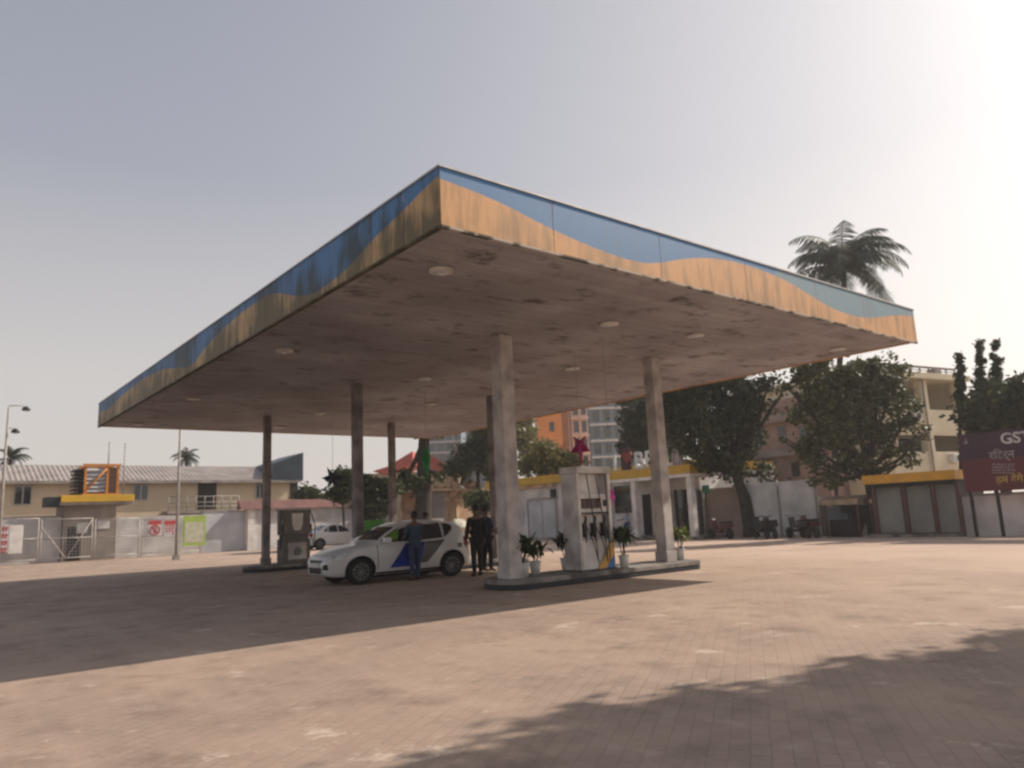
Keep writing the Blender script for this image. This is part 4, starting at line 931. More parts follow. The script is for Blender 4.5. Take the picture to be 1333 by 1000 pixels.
for x0, y0, x1, y1 in ((20, 634, 39, 656), (175, 632, 191, 650), (334, 630, 342, 648)):
    a, zt = PV(x0, y0, vl); b, zb_ = PV(x1, y1, vl)
    f = MB().box(a - .07, b + .07, vl - .08, vl - .003, zb_ - .07, zb_).box(a - .07, b + .07, vl - .08, vl - .003, zt, zt + .07).box(a - .07, a, vl - .08, vl - .003, zb_ + .001, zt - .001).box(b, b + .07, vl - .08, vl - .003, zb_ + .001, zt - .001).box((a + b) / 2 - .05, (a + b) / 2 + .05, vl - .09, vl - .003, zb_ + .001, zt - .001).build('window', MT['metal'], t)
    MB().box(a, b, vl - .03, vl - .003, zb_, zt).build('pane', MT['glass'], f)
a, zt = PV(258, 624, vl); b, zb_ = PV(281, 663, vl)
MB().box(a, b, vl - .05, vl - .003, zb_, zt).build('doorway', MT['dark_hole'], t)
m = MB(); a, zr_ = PV(220, 647, vl - 1.6); b, _ = PV(311, 647, vl - 1.6); zf = zz(265, 664, vl - 1.6)
for k in range(9): u_ = a + (b - a) * k / 8; m.cyl((u_, vl - 1.6, zf), (u_, vl - 1.6, zr_), .04)
for z in (zf + .3, zf + .65, zr_): m.cyl((a, vl - 1.6, z), (b, vl - 1.6, z), .035)
m.build('balcony_rail', MT['pole'], t)
MB().box(a - .1, b + .1, vl - 1.7, vl - .003, zf - .25, zf - .002).build('balcony_slab', MT['concrete'], t)
m = MB()
for k in range(4): u_ = a + (b - a) * (k + .1) / 3.4; m.box(u_ - .12, u_ + .12, vl - 1.65, vl - 1.4, 0, zf - .26)
m.build('balcony_post', MT['concrete'], t)
# dark red scooter-like heap? small dark shrubs at the wall foot
def scooter(label, u_, v_, rz, paint):
    t = lthing('motor_scooter', label, 'scooter', (u_, v_, 0), rz, 'two wheelers parked by the boundary walls')
    for x in (-.62, .62):
        w_ = MB(); w_.tube([(x + .21 * math.cos(q * .35), 0, .25 + .21 * math.sin(q * .35)) for q in range(19)], .05, 8); w_.cyl((x, -.04, .25), (x, .04, .25), .16, n=14); w_.build('wheel', MT['tyre'], t)
    MB().tube([(.62, 0, .25), (.5, 0, .7), (.42, 0, .98)], .035).build('fork', MT['metal'], t)
    MB().prism([(-.75, .55), (-.2, .42), (-.1, .28), (.28, .28), (.42, .55), (.5, .95), (.38, .98), (.22, .45), (-.02, .42), (-.1, .68), (-.8, .74)], 'v', -.14, .14).build('body', paint, t, bevel=.03)
    MB().prism([(-.75, .745), (-.05, .70), (-.05, .80), (-.4, .84), (-.78, .86)], 'v', -.13, .13).build('seat', MT['dark'], t, bevel=.03)
    MB().tube([(.36, -.32, 1.04), (.42, -.12, 1.0), (.42, .12, 1.0), (.36, .32, 1.04)], .02, 6).build('handlebar', MT['dark'], t)
    MB().box(.44, .54, -.09, .09, .82, .96).build('headlight', MT['lens'], t, bevel=.02)
dkred = mat('dark_red_enamel', (.10, .02, .02), .3); dkgrey = mat('dark_grey_enamel', (.03, .03, .035), .3)

# ------------------------------------------------------------------ behind the canopy
def cottage(): 
    v0 = 41.0
    t = thing('gate_kiosk', 'small peach roofed kiosk with rockwork and a grey shutter behind the white hatchback', 'kiosk', (ux(580, v0), v0, 0))
    a, b = ux(545, v0), ux(640, v0); zs = zz(590, 639, v0)
    MB().box(a, ux(584, v0), v0, v0 + .25, 0, zs).build('wall', MT['wall_pink'], t)
    MB().box(ux(630, v0), b, v0, v0 + .25, 0, zs).build('wall', MT['wall_pink'], t)
    MB().box(a, b, v0 + 2.5, v0 + 2.7, 0, zs).build('back_wall', MT['peach'], t)
    MB().box(ux(550, v0), ux(577, v0), v0 - .05, v0 - .003, zz(560, 674, v0), zz(560, 641, v0)).build('shutter', mat('grey_roller_shutter', (.22, .20, .19), .5, (.15, .14, .13), 1), t)
    MB().box(ux(550, v0), ux(577, v0), v0 - .06, v0 - .003, 0.02, zz(560, 675, v0)).build('counter', MT['white'], t)
    MB().box(a - .15, b, v0 - .35, v0 + 2.9, zs + .002, zs + .18).build('roof_slab', MT['peach'], t)
    rnd = random.Random(9); m = bmesh.new()
    for k in range(70):
        u_ = a + (b - a) * rnd.random(); r = rnd.uniform(.12, .34); z = zs + .2 + rnd.random() * zr_h * (.35 + .65 * (u_ - a) / (b - a) if u_ < (a + b) / 2 + 1.2 else .6)
        if u_ > ux(582, v0) and rnd.random() < .45: z = zs - rnd.random() * .9
        mm = bmesh.ops.create_icosphere(m, subdivisions=2, radius=r, matrix=Matrix.Translation((u_ - ux(580, v0), -.1 + rnd.random() * .5, z)))
        for v_ in mm['verts']: v_.co += Vector((rnd.uniform(-1, 1), rnd.uniform(-1, 1), rnd.uniform(-1, 1))) * r * .18
    me = bpy.data.meshes.new('rockwork'); m.to_mesh(me); m.free(); me.materials.append(MT['peach']); o = bpy.data.objects.new('rockwork', me); COL.objects.link(o); o.parent = t
    t = thing('covered_motorcycle', 'pale sheet covered two wheeler beside the kiosk', 'motorcycle', (ux(597, v0 - 2), v0 - 2, 0))
    bm = bmesh.new(); bmesh.ops.create_uvsphere(bm, u_segments=24, v_segments=16, radius=1)
    for v_ in bm.verts:
        x, y, z = v_.co; z2 = max(z, -.2); v_.co = Vector((x * .75 * (1.15 - .35 * z2), y * .4 * (1.2 - .5 * z2), .95 + z2 * .75 + .06 * math.sin(9 * x) * (1 - abs(z2)) - (.12 if abs(x) < .4 and z2 > .6 else 0)))
    me = bpy.data.meshes.new('cover'); bm.to_mesh(me); bm.free(); me.materials.append(mat('cream_sheet', (.62, .60, .50), .8)); me.polygons.foreach_set('use_smooth', [True] * len(me.polygons)); o = bpy.data.objects.new('cover', me); COL.objects.link(o); o.parent = t; BASE[o] = (Vector((0, 0, 0)), 0)
    BASE[t] = (Vector((0, 0, 0)), 0)
    for x in (-.6, .6):
        MB().tube([(x + .24 * math.cos(q * .35), 0, .29 + .24 * math.sin(q * .35)) for q in range(19)], .055, 8).cyl((x, -.03, .29), (x, .03, .29), .1, n=12).build('wheel', MT['tyre'], t)
zr_h = .55
cottage()
def tower(name, label, x0, x1, ytop, dep, wall, d=14.0, floors=14, bays=4, trim=None, rz=0.0, group=None):
    u_, v_, z_ = PD((x0 + x1) / 2, ytop, dep); w_ = (x1 - x0) / FPX * dep * 1.0
    t = lthing(name, label, 'building', (u_, v_, 0), -TH + rz, group)
    MB().box(-w_ / 2, w_ / 2, 0, d, 0, z_).build('wall', wall, t)
    MB().box(-w_ / 2 - .3, w_ / 2 + .3, -.3, d + .3, z_ + .01, z_ + .5).build('parapet', trim or wall, t)
    fh = z_ / floors; bw = w_ / bays
    for f in range(floors):
        if fh * f < 4: continue
        for b in range(bays):
            u0 = -w_ / 2 + bw * (b + .22); o = MB().box(u0, u0 + bw * .62, -.08, -.01, fh * f + fh * .2, fh * f + fh * .86).build('window', MT['glass'], t)
    m = MB()
    for f in range(1, floors): m.box(-w_ / 2 - .15, w_ / 2 + .15, -.5, -.012, fh * f - .15, fh * f + .12)
    m.build('floor_band', trim or wall, t)
    return t, w_, z_
tower('apartment_block', 'hazy grey blue apartment block with pale bands, seen left of the central column', 556, 600, 548, 150, MT['grey_tower'], floors=10, bays=4, trim=MT['pale_tower'])
tower('apartment_block', 'darker grey apartment block immediately left of the central column', 606, 640, 556, 165, MT['grey_tower'], floors=9, bays=3, trim=MT['grey_tower'])
t, w_, z_ = tower('apartment_block', 'orange apartment block with one small window', 697, 738, 505, 100, MT['orange'], floors=8, bays=1, trim=MT['orange'])
for o in [o for o in t.children if o.name.startswith(('window', 'floor_band'))]: bpy.data.objects.remove(o)
MB().box(-w_ * .12, w_ * .03, -.08, -.01, PD(710, 562, 100)[2], PD(710, 550, 100)[2]).build('window', MT['glass'], t)
MB().box(w_ / 2 - .9, w_ / 2 - .05, -.05, -.01, PD(735, 610, 100)[2], z_ - 3).build('stair_strip', mat('darker_orange_paint', (.42, .14, .05), .8), t)
tower('apartment_block', 'pinkish white apartment block behind the magenta star', 741, 762, 500, 110, MT['pale_tower'], floors=8, bays=2)
tower('apartment_block', 'tall grey and white apartment block with balconies right of the magenta star', 764, 822, 490, 120, MT['grey_tower'], floors=9, bays=4, trim=MT['white'])
# red roofed house
u_, v_, z_ = PD(520, 593, 62); t = lthing('red_roofed_house', 'house with bright red sheet roofs half hidden by trees', 'house', (u_, v_, 0), -TH)
MB().box(-3.2, 4.6, 0, 6, 0, z_ - 1.4).build('wall', MT['beige'], t)
q = lambda x, y: ((x - 520) / FPX * 62, PD(x, y, 62)[2])
for pl in ([(486, 614), (505, 608), (538, 588), (538, 604), (505, 618)], [(560, 592), (593, 612), (593, 618), (556, 616)]):
    pts = [q(*p) for p in pl]; MB().prism(pts, 'v', -.4, 5.5).build('roof', MT['roof_red'], t)
a_ = q(515, 600)
MB().box(-2.2, -1.2, -.05, -.003, 2.2, 3.4).box(1.6, 2.6, -.05, -.003, 2.2, 3.4).build('window', MT['glass'], t)

# ------------------------------------------------------------------ right side (facades face -u)
def vz(x, y, u0): return PU(x, y, u0)
def fbox(m, x0, y0, x1, y1, u0, th=.05, z0=None, z1=None, proud=None):
    va, za = PU(x0, y0, u0); vb_, zb_ = PU(x1, y1, u0)
    zt = za if z1 is None else z1; zo = PU((x0 + x1) / 2, y1, u0)[1] if z0 is None else z0
    return m.box(u0 - th if proud is None else u0 - proud, u0 - .003 if proud is None else u0 + th, min(va, vb_), max(va, vb_), zo, zt)
# shop with yellow fascia
us = UW
t = thing('station_office', 'white station office with a yellow fascia, double door and a projecting porch', 'building', (us, PU(780, 690, us)[0], 0))
vA, vB = PU(673 - 30, 690, us)[0], PU(916, 690, us)[0]
zf0 = PU(700, 631, us)[1]; zf1 = PU(700, 621, us)[1]
MB().box(us, us + 7, vB, vA, 0, zf0).build('wall', MT['wall_white'], t)
MB().box(us - .5, us + 7.2, vB - .1, vA + .2, zf0 + .003, zf1).build('fascia', MT['yellow'], t)
MB().box(us - .25, us - .003, PU(725, 690, us)[0], vA, zf0 - .22, zf0).build('band', MT['peach'], t)
m = MB(); fbox(m, 689, 652, 725, 699, us, .05, z0=.03); d_ = m.build('double_door', MT['wall_bluewhite'], t)
m = MB(); fbox(m, 687.5, 650, 689, 699, us, .08, z0=.03); fbox(m, 725, 650, 726.5, 699, us, .08, z0=.03); fbox(m, 706.5, 652, 707.5, 699, us, .06, z0=.03); fbox(m, 687.5, 649.5, 726.5, 651.5, us, .08); m.build('frame', MT['metal'], d_)
m = MB(); fbox(m, 719.5, 637, 724.5, 648, us, .25); m.build('exhaust_box', MT['kerb_dark'], t)
m = MB(); fbox(m, 735, 664, 739, 673, us, .12); m.build('meter_box', MT['dark'], t)
m = MB(); fbox(m, 678, 668, 683, 683, us, .05); m.build('poster', MT['wall_bluewhite'], t)
# porch
up = us - 2.6
vC, vD = PU(792, 690, up)[0], PU(904, 690, up)[0]
zp0, zp1 = PU(850, 624.5, up)[1], PU(850, 609, up)[1]
pr = MB().box(up, us - .6, vD, vC, zp0 + .16, zp1).build('porch_fascia', MT['yellow'], t)
MB().box(up - .06, us - .56, vD - .05, vC + .05, zp0, zp0 + .155).build('porch_band', MT['white'], t)
for x in (795, 829, 903):
    v_ = PU(x, 690, up + .2)[0]; MB().box(up + .1, up + .4, v_ - .15, v_ + .15, 0, zp0).build('pillar', MT['white'], t)
MB().box(up - .2, us - .002, vD - .2, vC + .2, .001, .15).build('step', MT['kerb'], t)
ui = us - .02
m = MB(); fbox(m, 799, 633, 823, 668, ui, .05); m.build('shop_window', MT['glass'], t)
m = MB(); fbox(m, 836, 644, 850, 697, ui, .05, z0=.16); m.build('dark_doorway', MT['dark_hole'], t)
m = MB(); fbox(m, 853, 640, 878, 697, ui, .04, z0=.16); m.build('side_panel', MT['wall_pink'], t)
m = MB(); fbox(m, 881, 638, 913, 697, ui, .05, z0=.16); g_ = m.build('glass_front', MT['glass'], t)
m = MB()
for x in (881, 891.5, 902, 913): fbox(m, x - .5, 638, x + .5, 697, ui - .055, .03, z0=.16)
fbox(m, 881, 663, 913, 664.5, ui - .055, .03); m.build('mullion', MT['kerb_dark'], g_)
# letters on the porch roof
ts = thing('rooftop_lettering', 'white illuminated style letters with a red heart standing on the shop porch', 'sign', (up, vC, zp1)); ul = up + .15
def Lz(x, y): return PU(x, y, ul)
zl0, zl1 = zp1 + .02, Lz(832, 588)[1]; hL = zl1 - zl0
def letter(chs, x):
    v_ = PU(x, 600, ul)[0]; text_part('letter', chs, hL * 1.42, MT['letter_white'], ts, (ul, v_, zl0), 'u', .05, .95)
for c_, x in (('I', 797.5), ('B', 825), ('P', 839), ('C', 852.5), ('L', 865)): letter(c_, x)
m = MB(); fbox(m, 808, 584, 822.5, 609, ul, .05, z0=zl0); m.build('heart_board', MT['heart_board'], ts)
hv, hz_ = PU(817, 595, ul - .06); pts = []
for k in range(24):
    a = 2 * math.pi * k / 24; pts.append((hv - .36 * (math.sin(a) ** 3) , hz_ + .36 * (13 * math.cos(a) - 5 * math.cos(2 * a) - 2 * math.cos(3 * a) - math.cos(4 * a)) / 16))
MB().prism(pts, 'u', ul - .13, ul - .055).build('heart', MT['heart_red'], ts)
ev, ez = PU(882, 597, ul); pts = [(ev + .34 * math.cos(k * .2618), ez + .62 * math.sin(k * .2618)) for k in range(24)]
e_ = MB().prism(pts, 'u', ul - .06, ul + .06).build('emblem', MT['emblem'], ts)
MB().tube([(ul - .075, ev + .22 * math.cos(k * .2618), ez + .42 * math.sin(k * .2618)) for k in range(25)], .03, 5).build('emblem_ring', MT['wall_pink'], e_)
MB().box(ul - .03, ul + .03, ev - .05, ev + .05, zl0, ez - .5).box(ul - .05, ul + .05, PU(890, 600, ul)[0], PU(796, 600, ul)[0], zl0 - .018, zl0 + .03).build('support_rail', MT['metal'], ts)

# boundary walls on the right
uw = us + .3
def rwall(x0, x1, ytop, label, mt, u0=uw, pil=None):
    va, vb_ = PU(x1, 690, u0)[0], PU(x0, 690, u0)[0]; z_ = PU((x0 + x1) / 2, ytop, u0)[1]
    t = thing('compound_wall', label, 'wall', (u0, (va + vb_) / 2, 0)); MB().box(u0, u0 + .2, va, vb_, 0, z_).build('wall', mt, t)
    MB().box(u0 - .04, u0 + .24, va, vb_, z_ + .002, z_ + .1).build('coping', MT['concrete'], t)
    m = MB(); n = max(1, int((vb_ - va) / 3.2))
    for k in range(n + 1): v_ = va + .18 + (vb_ - va - .36) * k / n; m.box(u0 - .1, u0 - .002, v_ - .16, v_ + .16, 0, z_)
    m.build('pier', mt, t)
    return t, z_
rwall(917, 975, 637, 'pinkish plastered compound wall just right of the station office', MT['wall_pink'])
t, zc_ = rwall(975, 1066, 634, 'pale grey compound wall behind the parked scooters', MT['tarp'])
t, zc_ = rwall(1067, 1141, 648, 'low dull compound wall behind the roadside stall', MT['concrete'])
t, zc_ = rwall(1258, 1560, 640, 'white compound wall under the maroon hoarding', MT['wall_white'], us - 1.2)
t = thing('sheet_screen', 'grey white corrugated sheet screen behind the parked scooters', 'screen', (us, PU(1020, 640, us)[0], 0))
vA_, vB_ = PU(966, 640, us)[0], PU(1064, 640, us)[0]; zt_ = PU(1015, 627, us)[1]; m = MB(); n = 120
for k in range(n):
    p0, p1 = vB_ + (vA_ - vB_) * k / n, vB_ + (vA_ - vB_) * (k + 1) / n; s0, s1 = .03 * (k % 2), .03 * ((k + 1) % 2)
    m.add([(us + s0, p0, .05), (us + s1, p1, .05), (us + s1, p1, zt_), (us + s0, p0, zt_)], [(0, 1, 2, 3)])
m.build('sheet', MT['tarp'], t)
for v_ in (vA_ - .1, (vA_ + vB_) / 2, vB_ + .1): MB().cyl((us - .05, v_, 0), (us - .05, v_, zt_ + .1), .04).build('post', MT['pole'], t)
for x, d, rz, pnt in ((938, 'dark scooter against the pinkish wall, left of the leaning tree trunk', 1.4, dkred), (991, 'dark scooter before the left part of the sheet screen', 1.0, dkgrey), (1003, 'dark scooter before the left part of the sheet screen, the one nearer its middle post', .9, dkgrey), (1040, 'dark scooter before the right part of the sheet screen', 1.2, dkgrey), (1054, 'dark red scooter at the right end of the sheet screen', 1.0, dkred)):
    scooter(d, us - 1.9, PU(x, 695, us - 1.9)[0], rz, pnt)
# stall
vA_, vB_ = PU(1070, 660, us - 1.5)[0], PU(1117, 660, us - 1.5)[0]; zs_ = PU(1095, 650, us - 1.5)[1]; zs2 = PU(1095, 657, us - 1.5)[1]
t = thing('roadside_stall', 'small roadside stall with a beige board roof and blue crates of goods', 'stall', (us - 1, (vA_ + vB_) / 2, 0))
MB().box(us - 1.5, us - .2, vB_, vA_, zs2, zs_).build('roof_board', MT['board_beige'], t)
for v_ in (vA_ - .1, vB_ + .1):
    for u_ in (us - 1.4, us - .3): MB().cyl((u_, v_, 0), (u_, v_, zs2), .04).build('post', MT['maroon_pole'], t)
MB().box(us - 1.3, us - .4, vB_ + .15, vA_ - .15, .02, .75).build('counter', MT['dark_hole'], t)
MB().box(us - .35, us - .3, vB_ + .1, vA_ - .1, .1, zs2 - .05).build('back_board', mat('dark_stall_back', (.05, .05, .055), .8), t)
blue_crate = mat('blue_grey_plastic', (.14, .19, .25), .5)
for k, (x, n_) in enumerate(((1085, 2), (1093, 3), (1101, 1))):
    for j_ in range(n_):
        v_ = PU(x, 670, us - .9)[0]; z0 = .752 + j_ * .27
        o = thing('crate', f'blue grey plastic crate in the stall, {["left","middle","right"][k]} stack, {["bottom one","second up","top one"][j_]}', 'crate', (us - .9, v_, z0), 'crates on the stall counter')
        m = MB(); m.box(us - 1.1, us - .7, v_ - .17, v_ + .17, z0, z0 + .03)
        for zq in (.05, .13, .21): m.box(us - 1.1, us - 1.08, v_ - .17, v_ + .17, z0 + zq, z0 + zq + .045).box(us - .72, us - .70, v_ - .17, v_ + .17, z0 + zq, z0 + zq + .045).box(us - 1.078, us - .722, v_ - .17, v_ - .15, z0 + zq, z0 + zq + .045).box(us - 1.078, us - .722, v_ + .15, v_ + .17, z0 + zq, z0 + zq + .045)
        for q1_ in (us - 1.1, us - .73):
            for q2_ in (v_ - .17, v_ + .14): m.box(q1_ + .001, q1_ + .029, q2_ + .001, q2_ + .029, z0 + .031, z0 + .25)
        m.build('crate_walls', blue_crate, o)
# green sign by office
t = thing('small_green_sign', 'small green sign on a thin post at the office corner', 'sign', (us - .4, PU(919, 690, us - .4)[0], 0))
m = MB(); fbox(m, 914.5, 632, 924, 642, us - .4, .04); m.build('board', MT['teal'], t)
v_ = PU(919, 690, us - .36)[0]; MB().cyl((us - .36, v_, 0), (us - .36, v_, PU(919, 634, us - .36)[1]), .04).build('post', MT['pole'], t)
# shuttered kiosk row with the amber fascia
uk = us - 1.2
vA_, vB_ = PU(1139, 690, uk)[0], PU(1255, 690, uk)[0]; z0_, z1_ = PU(1196, 627, uk)[1], PU(1196, 615, uk)[1]
t = thing('shuttered_kiosk', 'row of closed grey shutters under an amber yellow fascia', 'shop', (uk, (vA_ + vB_) / 2, 0))
MB().box(uk, uk + 2.5, vB_, vA_, .12, z0_).build('wall', mat('dark_kiosk_wall', (.06, .06, .055), .8), t)
MB().box(uk - .4, uk + 2.6, vB_ - .1, vA_ + .1, z0_ + .003, z1_).build('fascia', MT['amber'], t)
MB().box(uk - .5, uk + 2.5, vB_ - .1, vA_ + .1, .001, .118).build('plinth', MT['kerb'], t)
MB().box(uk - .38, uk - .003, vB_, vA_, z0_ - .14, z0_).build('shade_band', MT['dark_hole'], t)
for x0, x1 in ((1146, 1178), (1186, 1217), (1224, 1250)):
    va, vb_ = PU(x0, 680, uk)[0], PU(x1, 680, uk)[0]; m = MB(); n = 22; zt_ = z0_ - .16
    for k in range(n): z = .14 + (zt_ - .14) * k / n; h = (zt_ - .14) / n; m.add([(uk - .02, va, z), (uk - .02, vb_, z), (uk - .06, vb_, z + h / 2), (uk - .06, va, z + h / 2), (uk - .02, vb_, z + h), (uk - .02, va, z + h)], [(0, 1, 2, 3), (3, 2, 4, 5)])
    m.build('shutter', MT['glass_grey'], t)
for x in (1142, 1182, 1220.5, 1253): v_ = PU(x, 680, uk - .3)[0]; MB().box(uk - .36, uk - .24, v_ - .06, v_ + .06, .12, z0_ - .15).build('post', MT['maroon_pole'], t)
# hoarding
uh = us - 1.9
vA_, vB_ = PU(1251, 600, uh)[0], PU(1251, 600, uh)[0] - 7.2; zt_, zb_ = PU(1300, 561, uh)[1], PU(1300, 639, uh)[1]; zm_ = (zt_ + zb_) / 2 + .1
t = thing('hoarding', 'big maroon and indigo hoarding headed GST with faded lettering', 'billboard', (uh, (vA_ + vB_) / 2, 0))
MB().box(uh, uh + .08, vB_, vA_, zb_, zm_).build('lower_sheet', MT['bb_maroon'], t)
MB().box(uh, uh + .08, vB_, vA_, zm_ + .001, zt_).build('upper_sheet', MT['bb_navy'], t)
for v_ in (vA_ - .12, PU(1301, 660, uh + .15)[0], vB_ + 2.4, vB_ + .1): MB().box(uh + .09, uh + .19, v_ - .05, v_ + .05, 0, zt_ - .05).build('post', MT['dark'], t)
def bt(body, x, y, hpx, m_, sx=1.0):
    v_, z_ = PU(x, y, uh - .012); text_part('lettering', body, hpx / FPX * 27.5 * 1.40, m_, t, (uh - .012, v_, z_), 'u', .012, sx)
bt('GST', 1303, 578, 14, MT['txt_white'], 1.0)
bt('\u0930\u093f\u091f\u0930\u094d\u0928', 1288, 598, 10, MT['txt_dim'], 1.0)
for k in range(4): 
    m = MB(); rnd = random.Random(k); x = 1291
    while x < 1320: l_ = rnd.uniform(2, 6); fbox(m, x, 604 + k * 3.6, x + l_, 605.6 + k * 3.6, uh - .003, .006); x += l_ + 1
    m.build('fine_print', MT['txt_dim'], t)
bt('\u0939\u092e \u0926\u0947\u0902\u0917\u0947', 1297, 629, 9, MT['txt_yellow'], 1.0)
m = MB(); fbox(m, 1256, 571, 1259, 578, uh - .003, .006); fbox(m, 1254, 576, 1260, 578, uh - .003, .006); m.build('small_emblem', MT['txt_dim'], t)
# cream three storey building, its galleries facing the forecourt at an angle
D1, D2 = 44.0, 48.9
pa, pb = PD(1122, 600, D1), PD(1266, 600, D2); wa, wb = S2W(pa[0], pa[1]), S2W(pb[0], pb[1]); Wc = (wb - wa).length; ang = math.atan2(wb.y - wa.y, wb.x - wa.x)
t = lthing('cream_building', 'cream three storey building with open galleries and a railed roof terrace', 'building', (pa[0], pa[1], 0), ang - TH)
def FX(x): f = (x - 1122) / (1266 - 1122); return Wc * f * D1 / (D1 * f + D2 * (1 - f)) if True else 0
def FZ(y, x=1225): f = FX(x) / Wc; return PD(x, y, D1 + (D2 - D1) * f)[2]
zf_ = [FZ(612), FZ(588), FZ(563), FZ(533), FZ(500), FZ(493)]
MB().box(0, Wc, 2.6, 11, 0, zf_[5] - .1).build('wall', MT['cream'], t)
for za, zb_ in ((0, zf_[1]), (zf_[2], zf_[3])): MB().box(0, Wc, 0, .25, za, zb_).build('gallery_parapet', MT['cream'], t)
for z_ in (zf_[1], zf_[3]): MB().box(.05, Wc - .05, .26, 2.59, z_ - 1.2, z_ - 1.0).build('gallery_floor', MT['concrete'], t)
MB().box(.05, Wc - .05, .02, .24, zf_[1] + (zf_[2] - zf_[1]) * .86, zf_[2] - .002).build('lintel', MT['cream'], t)
for x_ in (0.0, Wc - .2): MB().box(x_ + .01, x_ + .19, .26, 2.59, 0, zf_[5] - .12).build('end_wall', MT['cream'], t)
MB().box(-.3, Wc + .3, -.5, 11.3, zf_[5] - .08, zf_[5] + .28).build('roof_slab', MT['cream'], t)
for x in (1126, 1166, 1214, 1262):
    q_ = FX(x); MB().box(q_ - .3, q_ + .3, -.1, .4, 0, zf_[5] - .1).build('pillar', MT['cream'], t)
for za, zb_ in ((zf_[1] - .1, zf_[2] - .1), (zf_[3] - .1, zf_[4])):
    for x0, x1 in ((1134, 1158), (1174, 1206), (1222, 1254)):
        o = MB().box(FX(x0), FX(x1), 2.54, 2.597, za, zb_).build('window', MT['glass'], t); q_ = (FX(x0) + FX(x1)) / 2
        MB().box(q_ - .05, q_ + .05, 2.50, 2.537, za, zb_).box(FX(x0), FX(x1), 2.505, 2.538, (za + zb_) / 2, (za + zb_) / 2 + .06).build('frame', MT['cream'], o)
m = MB(); zr0, zr1 = zf_[5] + .28, FZ(479)
for k in range(12): q_ = Wc * .92 * k / 11; m.cyl((q_, -.2, zr0), (q_, -.2, zr1), .05)
m.box(-.05, Wc * .92, -.26, -.14, zr1 - .06, zr1 + .06).cyl((0, -.2, (zr0 + zr1) / 2), (Wc * .92, -.2, (zr0 + zr1) / 2), .035)
m.build('terrace_rail', MT['concrete'], t)
for x in (1184, 1231): q_ = FX(x); MB().box(q_ - .32, q_ + .32, -.35, .2, zr0 + .002, zr1 - .07).build('terrace_pier', MT['concrete'], t)
for q_, z_ in ((FX(1196), zf_[3] - .75), (FX(1240), zf_[1] - .7)):
    ac_ = MB().box(q_ - .4, q_ + .4, -.38, -.02, z_, z_ + .55).build('air_conditioner', MT['pot'], t, bevel=.03); MB().cyl((q_ + .1, -.385, z_ + .27), (q_ + .1, -.40, z_ + .27), .2, n=16).build('fan_grille', MT['kerb_dark'], ac_)
MB().tube([(FX(1212), -.14, 0), (FX(1212), -.14, zf_[5] - .1)], .06).build('downpipe', MT['concrete'], t)
# pink brown building
uq = us + 8
t = thing('pinkish_building', 'weathered pinkish brown building showing between the two big trees', 'building', (uq, PU(1010, 650, uq)[0], 0))
vA_, vB_ = PU(970, 600, uq)[0], PU(1078, 600, uq)[0]
MB().box(uq, uq + 9, vB_, vA_, 0, PU(1015, 520, uq)[1]).build('wall', mat('weathered_pink_plaster', (.42, .27, .22), .9, (.25, .17, .145), .6, .3, detail=9), t)
m = MB()
for y in (545, 590): fbox(m, 972, y, 1076, y + 4, uq, .35)
m.build('string_course', MT['wall_pink'], t)
for x0, y0 in ((985, 556), (1012, 556), (1040, 556), (985, 600), (1030, 600)):
    m = MB(); fbox(m, x0, y0, x0 + 12, y0 + 20, uq, .05); m.build('window', MT['glass'], t)

# ------------------------------------------------------------------ vegetation
def leaves(n, lumps, size, aspect=.55, clump=.45, per=26, ragged=.12):
    """leaf quads in clumps through each ellipsoid lump: (centre, radii)"""
    vol = [l_[1][0] * l_[1][1] * l_[1][2] for l_ in lumps]; tot = sum(vol); P_ = []
    for (c, r), v_ in zip(lumps, vol):
        k = max(1, int(n * v_ / tot / per)); d = rng.normal(size=(k, 3)); d /= np.linalg.norm(d, axis=1)[:, None]
        rad = rng.random(k) ** .42; rad = np.where(rng.random(k) < ragged, 1 + .4 * rng.random(k), rad); cen = np.array(c) + d * rad[:, None] * np.array(r)
        sz = clump * (.6 + .8 * rng.random(k)); off = rng.normal(size=(k, per, 3)) * .5 * sz[:, None, None]; off[:, :, 2] *= .7
        P_.append((cen[:, None, :] + off).reshape(-1, 3))
    P_ = np.concatenate(P_); m = len(P_)
    a = rng.normal(size=(m, 3)); a[:, 2] *= .6; a /= np.linalg.norm(a, axis=1)[:, None]; b = rng.normal(size=(m, 3)); b -= (b * a).sum(1)[:, None] * a; b /= np.linalg.norm(b, axis=1)[:, None]
    s = size * (.6 + .8 * rng.random(m))[:, None]
    quad = np.stack([P_ - a * s, P_ + b * s * aspect, P_ + a * s, P_ - b * s * aspect], 1).reshape(-1, 3); return quad
def quads_obj(name, quad, mt, parent):
    n = len(quad) // 4; me = bpy.data.meshes.new(name); me.vertices.add(len(quad)); me.vertices.foreach_set('co', quad.astype(np.float32).ravel())
    me.loops.add(n * 4); me.loops.foreach_set('vertex_index', np.arange(n * 4, dtype=np.int32)); me.polygons.add(n)
    me.polygons.foreach_set('loop_start', np.arange(0, n * 4, 4, dtype=np.int32)); me.polygons.foreach_set('loop_total', np.full(n, 4, np.int32)); me.update(calc_edges=True); me.validate()
    me.materials.append(mt); o = bpy.data.objects.new(name, me); COL.objects.link(o); o.parent = parent; return o
